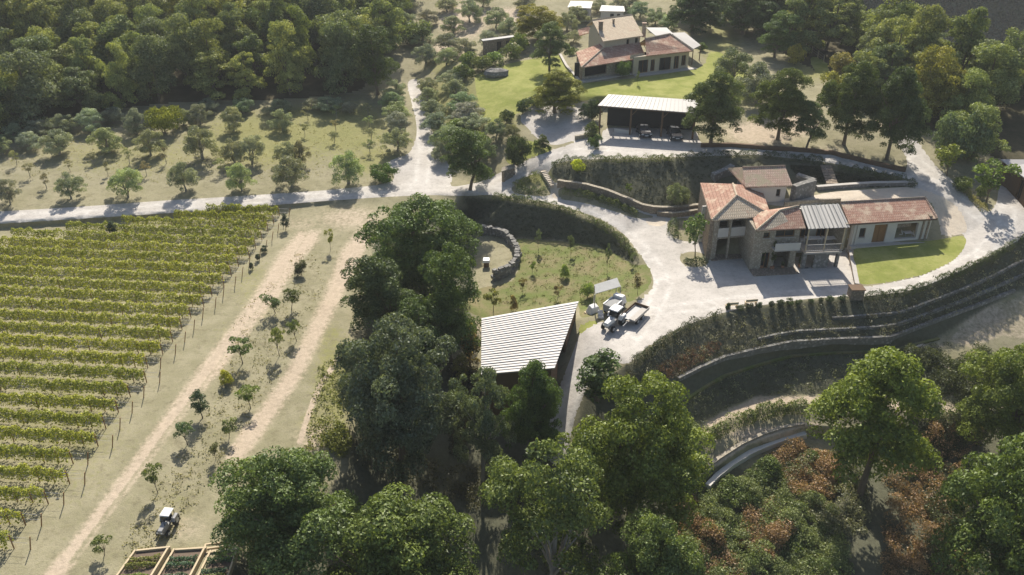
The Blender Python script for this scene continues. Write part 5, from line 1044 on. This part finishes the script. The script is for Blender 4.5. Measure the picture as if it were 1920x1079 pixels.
# round stone enclosure
cen = G(936, 492); se = empty('stone_enclosure', cen, 'ring of rough grey stones open towards the tree clump', 'stone wall')
ring = [(905, 437), (918, 436), (932, 439), (945, 446), (956, 455), (965, 467), (970, 481), (968, 495), (960, 508), (948, 517), (934, 524), (920, 527)]
cl = MB(); Pn = [G(*a) for a in ring]; zc = sum(p.z for p in Pn) / len(Pn)
for a_, b_ in zip(Pn, Pn[1:]):
    n_ = max(2, int((b_ - a_).length / .38))
    for k in range(n_):
        for lay in range(4):
            c_ = lerp(a_, b_, (k + random.uniform(-.2, .2)) / n_); zz = zc - .5 + lay * .42 + random.uniform(-.05, .05); s_ = [random.uniform(.24, .38) for _ in range(3)]; rz_ = random.uniform(0, 3); c_.x += random.uniform(-.08, .08) * (1 + (3 - lay)); c_.y += random.uniform(-.08, .08)
            rr = Matrix.Rotation(rz_, 3, 'Z'); bt = [rr @ Vector((x * s_[0], y * s_[1], 0)) * random.uniform(.85, 1.1) + at_z(c_, zz) for x, y in ((-1, -1), (1, -1), (1, 1), (-1, 1))]; tp = [v + Vector((random.uniform(-.06, .06), random.uniform(-.06, .06), s_[2] * 1.35)) for v in bt]; cl.hexa(bt, tp)
o = B(cl, 'stonework', 'grey_stone', se)
p = G(912, 500); bx = empty('white_box', p, 'small white box on a dark stand inside the round stone enclosure', 'box'); MB().box(-.35, .35, -.3, .3, .0, .7).build('stand', 'wood_dark', bx); MB().hexa([(-.48, -.42, .703), (.48, -.42, .703), (.48, .42, .703), (-.48, .42, .703)], [(-.42, -.36, 1.05), (.42, -.36, 1.05), (.42, .36, 1.15), (-.42, .36, 1.15)]).build('lid', 'white_paint', bx, bevel=.04)
# steps
def steps(name, L, wid, n_, label, m='paving', rise=.14):
    A, Bq = G(*L[0]), G(*L[-1]); e = empty(name, A, label, 'steps'); d = at_z(Bq - A, 0).normalized(); s = Vector((-d.y, d.x, 0)) * wid / 2
    for k in range(n_):
        t = k / n_; x = L[0][0] + (L[-1][0] - L[0][0]) * t; y = L[0][1] + (L[-1][1] - L[0][1]) * t; p = G(x, y); w_ = (Bq - A).length / n_ * .92
        B(MB().hexa([p - s + Vector((0, 0, -.3)), p + s + Vector((0, 0, -.3)), p + s + d * w_ + Vector((0, 0, -.3)), p - s + d * w_ + Vector((0, 0, -.3))][::1], [p - s + Vector((0, 0, rise)), p + s + Vector((0, 0, rise)), p + s + d * w_ + Vector((0, 0, rise)), p - s + d * w_ + Vector((0, 0, rise))]), 'step', m, e)
steps('stone_steps', [(1019, 322), (1038, 350)], 1.0, 9, 'pale stone steps from the upper road down to the lower path')
steps('stone_steps', [(1722, 648), (1788, 696)], 1.1, 14, 'pale stone steps zigzagging down through the scrub on the right')
steps('brown_steps', [(1548, 312), (1562, 352)], 1.5, 8, 'brown steps from the right road down to the stone terrace', 'brown_stone')
# small outbuildings
def hut(name, Qr, zb, label, rm, wm, cat='shed'):
    e = empty(name, at_z(sum(Qr, Vector()) / 4, zb), label, cat); B(MB().slab(Qr, .12), 'roof', rm, e); i_ = inset(*Qr, .35)
    for k, (p0, p1) in enumerate(zip(i_, i_[1:] + i_[:1])):
        zt = min(p0.z, p1.z) - .14; L_ = (at_z(p1, 0) - at_z(p0, 0)).length
        ops = [(L_ * .42, L_ * .58, zb, zt - .4), (L_ * .72, L_ * .86, zb + .6, zt - .4)] if k == 0 and L_ > 3 else []
        B(wall(p0, p1, zb - 1, zt, ops, .25), 'wall_panel', wm, e)
        for o_ in ops: opening_fill(e, p0, p1, o_, .25, 'dark', 'wood_dark', 'door' if o_[2] == zb else 'window', False)
z = zg(935, 92); hut('garden_shed', [pt(905, 77, z + 2.3), pt(967, 69, z + 2.3), pt(963, 66, z + 2.5), pt(902, 74, z + 2.5)], z, 'low wooden shed with a thin pale roof among the olives', 'pale_sheet', 'brown_stone')
z = zg(952, 332); hut('stone_hut', [pt(940, 322, z + 1.5), pt(966, 314, z + 1.5), pt(966, 307, z + 1.7), pt(941, 314, z + 1.7)], z, 'little stone hut with a flat roof beside the upper road', 'stone_wall', 'brown_stone', 'hut')
z = zg(1095, 16); hut('outbuilding', [pt(1064, 14, z + 2.2), pt(1108, 16, z + 2.2), pt(1112, 3, z + 2.6), pt(1070, 2, z + 2.6)], z, 'outbuilding with a white roof behind the upper farmhouse, left of two', 'weathered_sheet', 'plaster'); z = zg(1150, 22); hut('outbuilding', [pt(1124, 21, z + 2), pt(1172, 22, z + 2), pt(1170, 12, z + 2.4), pt(1128, 10, z + 2.4)], z, 'outbuilding with a white roof behind the upper farmhouse, right of two', 'weathered_sheet', 'plaster')
z = zg(1915, 360); rs = [pt(1893, 312, z + 3.2), pt(1945, 352, z + 3.2), pt(1975, 300, z + 3.6), pt(1876, 299, z + 3.6)]; hut('right_shed', rs, z, 'shed with a grey-white roof at the right edge beside the gravel', 'pale_sheet', 'wood_dark')
z = zg(1508, 72); p = G(930, 142); rk = empty('rock', p, 'dark boulder on the left side of the upper lawn', 'rock'); rm_ = clumps = None
V = []; mb = MB(); n_ = 9
for zz, rr in ((-.3, 1.3), (.3, 1.6), (.9, 1.3), (1.25, .6)): V.append([Vector((math.cos(q_ * 6.28 / n_) * rr * 1.5 * random.uniform(.85, 1.15), math.sin(q_ * 6.28 / n_) * rr * random.uniform(.85, 1.15), zz + random.uniform(-.1, .1))) for q_ in range(n_)])
for a_, b_ in zip(V, V[1:]):
    for k in range(n_): mb.poly([a_[k], a_[(k + 1) % n_], b_[(k + 1) % n_], b_[k]])
mb.poly(V[-1]); mb.build('rock_body', 'grey_stone', rk)
# wire fence on the lawn's right end and a bench pair on the court edge
fe = empty('wire_fence', G(1500, 86), 'wire fence with thin posts at the end of the upper lawn', 'fence'); fp = [G(1500 + 11 * k, 84 + 8.2 * k) for k in range(5)]
for p_ in fp: B(MB().box(p_.x - .05, p_.x + .05, p_.y - .05, p_.y + .05, p_.z - .3, p_.z + 1.3), 'post', 'wood_pale', fe)
mb = MB()
for zz in (.4, .8, 1.2): mb.tube([p_ + Vector((0, 0, zz)) for p_ in fp], .02, 3)
B(mb, 'wire', 'steel', fe)
for i, (x, y) in enumerate(((1371, 578), (1407, 572))):
    e = empty('bench', G(x, y), ['slatted bench on the court edge, left of two', 'slatted bench on the court edge, right of two'][i], 'bench', 'benches on the court edge', R(8))
    MB().box(-.7, .7, -.2, .2, .42, .46).build('seat', 'wood_pale', e); MB().box(-.7, .7, -.26, -.22, .55, .85).build('backrest', 'wood_pale', e)
    for sx in (-1, 1): MB().box(sx * .6 - .04, sx * .6 + .04, -.26, .2, 0, .417).build('leg', 'wood_pale', e)
# vegetable beds
def bed(c4, label, veg):
    P4 = [G(*a) for a in c4]; cen = sum(P4, Vector()) / 4; e = empty('raised_bed', cen, label, 'raised bed', 'wooden raised beds')
    for a_, b_ in zip(P4, P4[1:] + P4[:1]):
        mb = MB(); obox(mb, a_, b_, cen.z - .2, cen.z + .35, .04, .19, .0, (at_z(b_ - a_, 0)).length - .2); B(mb, 'board', 'wood_pale', e)
    i_ = [p_ + (cen - p_).normalized() * .25 for p_ in P4]; B(MB().slab([at_z(p_, cen.z + .17) for p_ in i_], .3), 'soil', 'bed_soil', e)
    for k in range(5):
        t = (k + .6) / 5.2; a_, b_ = lerp(i_[3], i_[0], t), lerp(i_[2], i_[1], t); a_, b_ = lerp(a_, b_, .05), lerp(a_, b_, .95); o_ = Vector((cen.x, cen.y, cen.z))
        if veg[k % len(veg)]: s_ = strip_leaves('vegetable_row', [at_z(a_, cen.z + .15) - o_, at_z(b_, cen.z + .15) - o_], .45, .4, 260, .13, e, veg[k % len(veg)], 400 + k)
bed([(205, 1100), (281, 1100), (322, 1031), (252, 1034)], 'wooden raised bed with sparse yellowing plants, leftmost of three', [None, (.12,.13,.04), (.13,.14,.04), None, (.10,.14,.03)])
bed([(286, 1100), (355, 1100), (389, 1032), (325, 1032)], 'wooden raised bed with dark green leaf rows, middle of three', [None, (.05,.09,.055), (.06,.10,.065), None, (.06,.09,.06)])
bed([(360, 1100), (428, 1100), (450, 1036), (393, 1033)], 'wooden raised bed half under the large tree, rightmost of three', [None, (.05,.09,.045), None, (.06,.10,.065), (.10,.12,.05)])
p = G(406, 1028); ct = empty('wooden_frame', p, 'pale wooden frame lying beside the rightmost raised bed', 'frame', rz=.2)
for k in range(3): MB().box(-.9, .9, -.5 + k * .45, -.38 + k * .45, .0, .14).build('board', 'wood_pale', ct)
MB().box(-.9, -.78, -.38, .4, .143, .22).build('board', 'wood_pale', ct)

# ------------------------------------------------------------------ vehicles
def wheel(e, x, y, r, w_, rimm='rim'):
    s = 1 if x > 0 else -1; wl = MB().cyl((0, y, r), r, x - w_ / 2, x + w_ / 2, n_=18).build('wheel', 'rubber', e, bevel=.03); MB().cyl((0, y, r), r * .5, x + s * w_ / 2, x + s * (w_ / 2 + .03)).build('rim', rimm, wl)
def tractor(p, rz, k, label, body, roofm, open_cab=False):   # front towards local -Y
    e = empty('tractor', p, label, 'tractor', None, rz); e.scale = (k, k, k)
    for sx in (-1, 1):
        wheel(e, sx * .72, .75, .68, .36); wheel(e, sx * .62, -1.25, .40, .24)
        MB().hexa([(sx * .72 - .22, .05, 1.0), (sx * .72 + .22, .05, 1.0), (sx * .72 + .22, 1.3, 1.05), (sx * .72 - .22, 1.3, 1.05)], [(sx * .72 - .22, .25, 1.42), (sx * .72 + .22, .25, 1.42), (sx * .72 + .22, 1.15, 1.42), (sx * .72 - .22, 1.15, 1.42)]).build('mudguard', body, e)
        MB().box(sx * .25 - .09, sx * .25 + .09, -1.96, -1.9, .95, 1.1).build('headlight', 'lamp_glass', e)
    MB().box(-.3, .3, -1.6, 1.1, .5, .85).build('chassis', 'grey_paint', e)
    MB().hexa([(-.3, -1.9, .853), (.3, -1.9, .853), (.38, -.35, .853), (-.38, -.35, .853)], [(-.26, -1.85, 1.3), (.26, -1.85, 1.3), (.34, -.38, 1.42), (-.34, -.38, 1.42)]).build('hood', body, e, bevel=.06)
    MB().box(-.25, .25, .45, .9, .9, 1.05).build('seat', 'dark', e); MB().box(-.25, .25, .85, .95, 1.053, 1.5).build('seat_back', 'dark', e)
    for sx in (-1, 1):
        MB().tube([(sx * .5, -.3, .9), (sx * .52, -.15, 2.15)], .04, 6).build('cab_post', 'dark', e); MB().tube([(sx * .52, 1.1, 1.2), (sx * .52, 1.0, 2.15)], .04, 6).build('cab_post', 'dark', e)
    if not open_cab:
        MB().hexa([(-.47, -.27, 1.43), (.47, -.27, 1.43), (.47, -.24, 1.43), (-.47, -.24, 1.43)], [(-.48, -.17, 2.14), (.48, -.17, 2.14), (.48, -.14, 2.14), (-.48, -.14, 2.14)]).build('windscreen', 'glass', e)
    MB().hexa([(-.62, -.35, 2.153), (.62, -.35, 2.153), (.62, 1.15, 2.153), (-.62, 1.15, 2.153)], [(-.55, -.28, 2.27), (.55, -.28, 2.27), (.55, 1.08, 2.27), (-.55, 1.08, 2.27)]).build('cab_roof', roofm, e, bevel=.04)
    MB().tube([(.28, -1.0, 1.35), (.28, -1.0, 1.95)], .035, 6).build('exhaust', 'dark', e)
    MB().tube([(0, -.1, 1.25), (0, .2, 1.5)], .03, 5).build('steering_column', 'dark', e); return e
p = G(316, 990); tractor(p, R(-6), .66, 'small grey tractor with a white cab roof parked above the vegetable beds', 'grey_paint', 'white_paint')
ax = math.atan2(.58, .81)                           # the vehicles by the court point the same way
p = G(1150, 611); tractor(p, -ax, .95, 'white tractor with dark wheels at the bend of the court', 'white_paint', 'white_paint')
p = G(1189, 600); e = empty('flat_trailer', p, 'flat-bed farm trailer with wooden sides behind the white tractor', 'trailer', rz=-ax)
MB().box(-.85, .85, -1.5, 1.7, .72, .82).build('bed', 'grey_paint', e); MB().box(.1, .8, -1.45, 1.6, .823, .9).build('planks', 'plinth', e)
for x in (-.9, .9): MB().box(x - .03, x + .03, -1.5, 1.7, .823, 1.15).build('side_board', 'wood_dark' if x < 0 else 'plinth', e)
MB().box(-.87, .87, 1.703, 1.76, .823, 1.15).build('tail_board', 'wood_dark', e); MB().tube([(0, -1.5, .6), (0, -2.6, .5)], .05, 6).build('drawbar', 'steel', e)
for sx in (-1, 1): wheel(e, sx * .7, .5, .36, .22); wheel(e, sx * .7, -.6, .36, .22)
p = G(1152, 582); e = empty('white_truck', p, 'small white truck parked between the tractor and the grey panel', 'truck', rz=math.pi - ax); e.scale = (.86, .86, .86)
MB().box(-.75, .75, -.6, 1.7, .55, .7).build('chassis', 'grey_paint', e); MB().box(-.8, .8, -.55, 1.75, .703, 1.5).build('load_box', 'grey_rib', e, bevel=.05)
MB().hexa([(-.8, -1.9, .55), (.8, -1.9, .55), (.8, -.62, .55), (-.8, -.62, .55)], [(-.68, -1.45, 1.85), (.68, -1.45, 1.85), (.7, -.65, 1.9), (-.7, -.65, 1.9)]).build('cab', 'white_paint', e, bevel=.06)
MB().hexa([(-.66, -1.83, 1.15), (.66, -1.83, 1.15), (.66, -1.72, 1.15), (-.66, -1.72, 1.15)], [(-.6, -1.62, 1.7), (.6, -1.62, 1.7), (.6, -1.5, 1.7), (-.6, -1.5, 1.7)]).build('windscreen', 'glass', e)
MB().box(-.82, -.7, -.55, 1.75, 1.503, 1.6).build('rail', 'white_paint', e); MB().box(.7, .82, -.55, 1.75, 1.503, 1.6).build('rail', 'white_paint', e)
for sx in (-1, 1): wheel(e, sx * .72, 1.1, .36, .22); wheel(e, sx * .72, -1.15, .36, .22)
e = empty('canvas_awning', G(1136, 570), 'grey sloping panel roof on thin posts behind the white truck', 'awning')
Q = [pt(1115, 548, 1.9), pt(1152, 541, 1.9), pt(1164, 536, 2.1), pt(1158, 522, 2.9), pt(1117, 533, 2.9)]; Q = [pt(1116, 551, 1.5), pt(1164, 537, 1.6), pt(1157, 521, 2.05), pt(1115, 534, 1.95)]
B(MB().slab(Q, .06), 'panel', 'tarp', e)
for c_ in Q: B(MB().tube([at_z(c_, -1.6), at_z(c_, c_.z - .07)], .05, 6), 'post', 'steel', e)
e = empty('white_crate', G(1113, 585), 'white tarpaulin-covered load beside the grey panel roof', 'load', rz=.5); MB().hexa([(-.75, -.6, -.1), (.75, -.6, -.1), (.75, .6, -.1), (-.75, .6, -.1)], [(-.5, -.4, .8), (.45, -.35, .75), (.4, .35, .95), (-.5, .3, .9)]).build('cover', 'cloth_white', e, bevel=.08); MB().box(-.85, .85, -.7, .7, -.2, -.103).build('pallet', 'wood_pale', e)
e = empty('pile_of_sacks', G(1126, 592), 'pile of white sacks beside the tractor hood', 'sacks')
for k in range(4): MB().hexa([(-.35, -.25 + k * .3 - .45, k % 2 * .2), (.35, -.25 + k * .3 - .45, k % 2 * .2), (.35, k * .3 - .45, k % 2 * .2), (-.35, k * .3 - .45, k % 2 * .2)], [(-.28, -.2 + k * .3 - .45, .3 + k % 2 * .2), (.28, -.2 + k * .3 - .45, .3 + k % 2 * .2), (.28, -.05 + k * .3 - .45, .3 + k % 2 * .2), (-.28, -.05 + k * .3 - .45, .3 + k % 2 * .2)]).build('sack', 'cloth_white', e, bevel=.06)
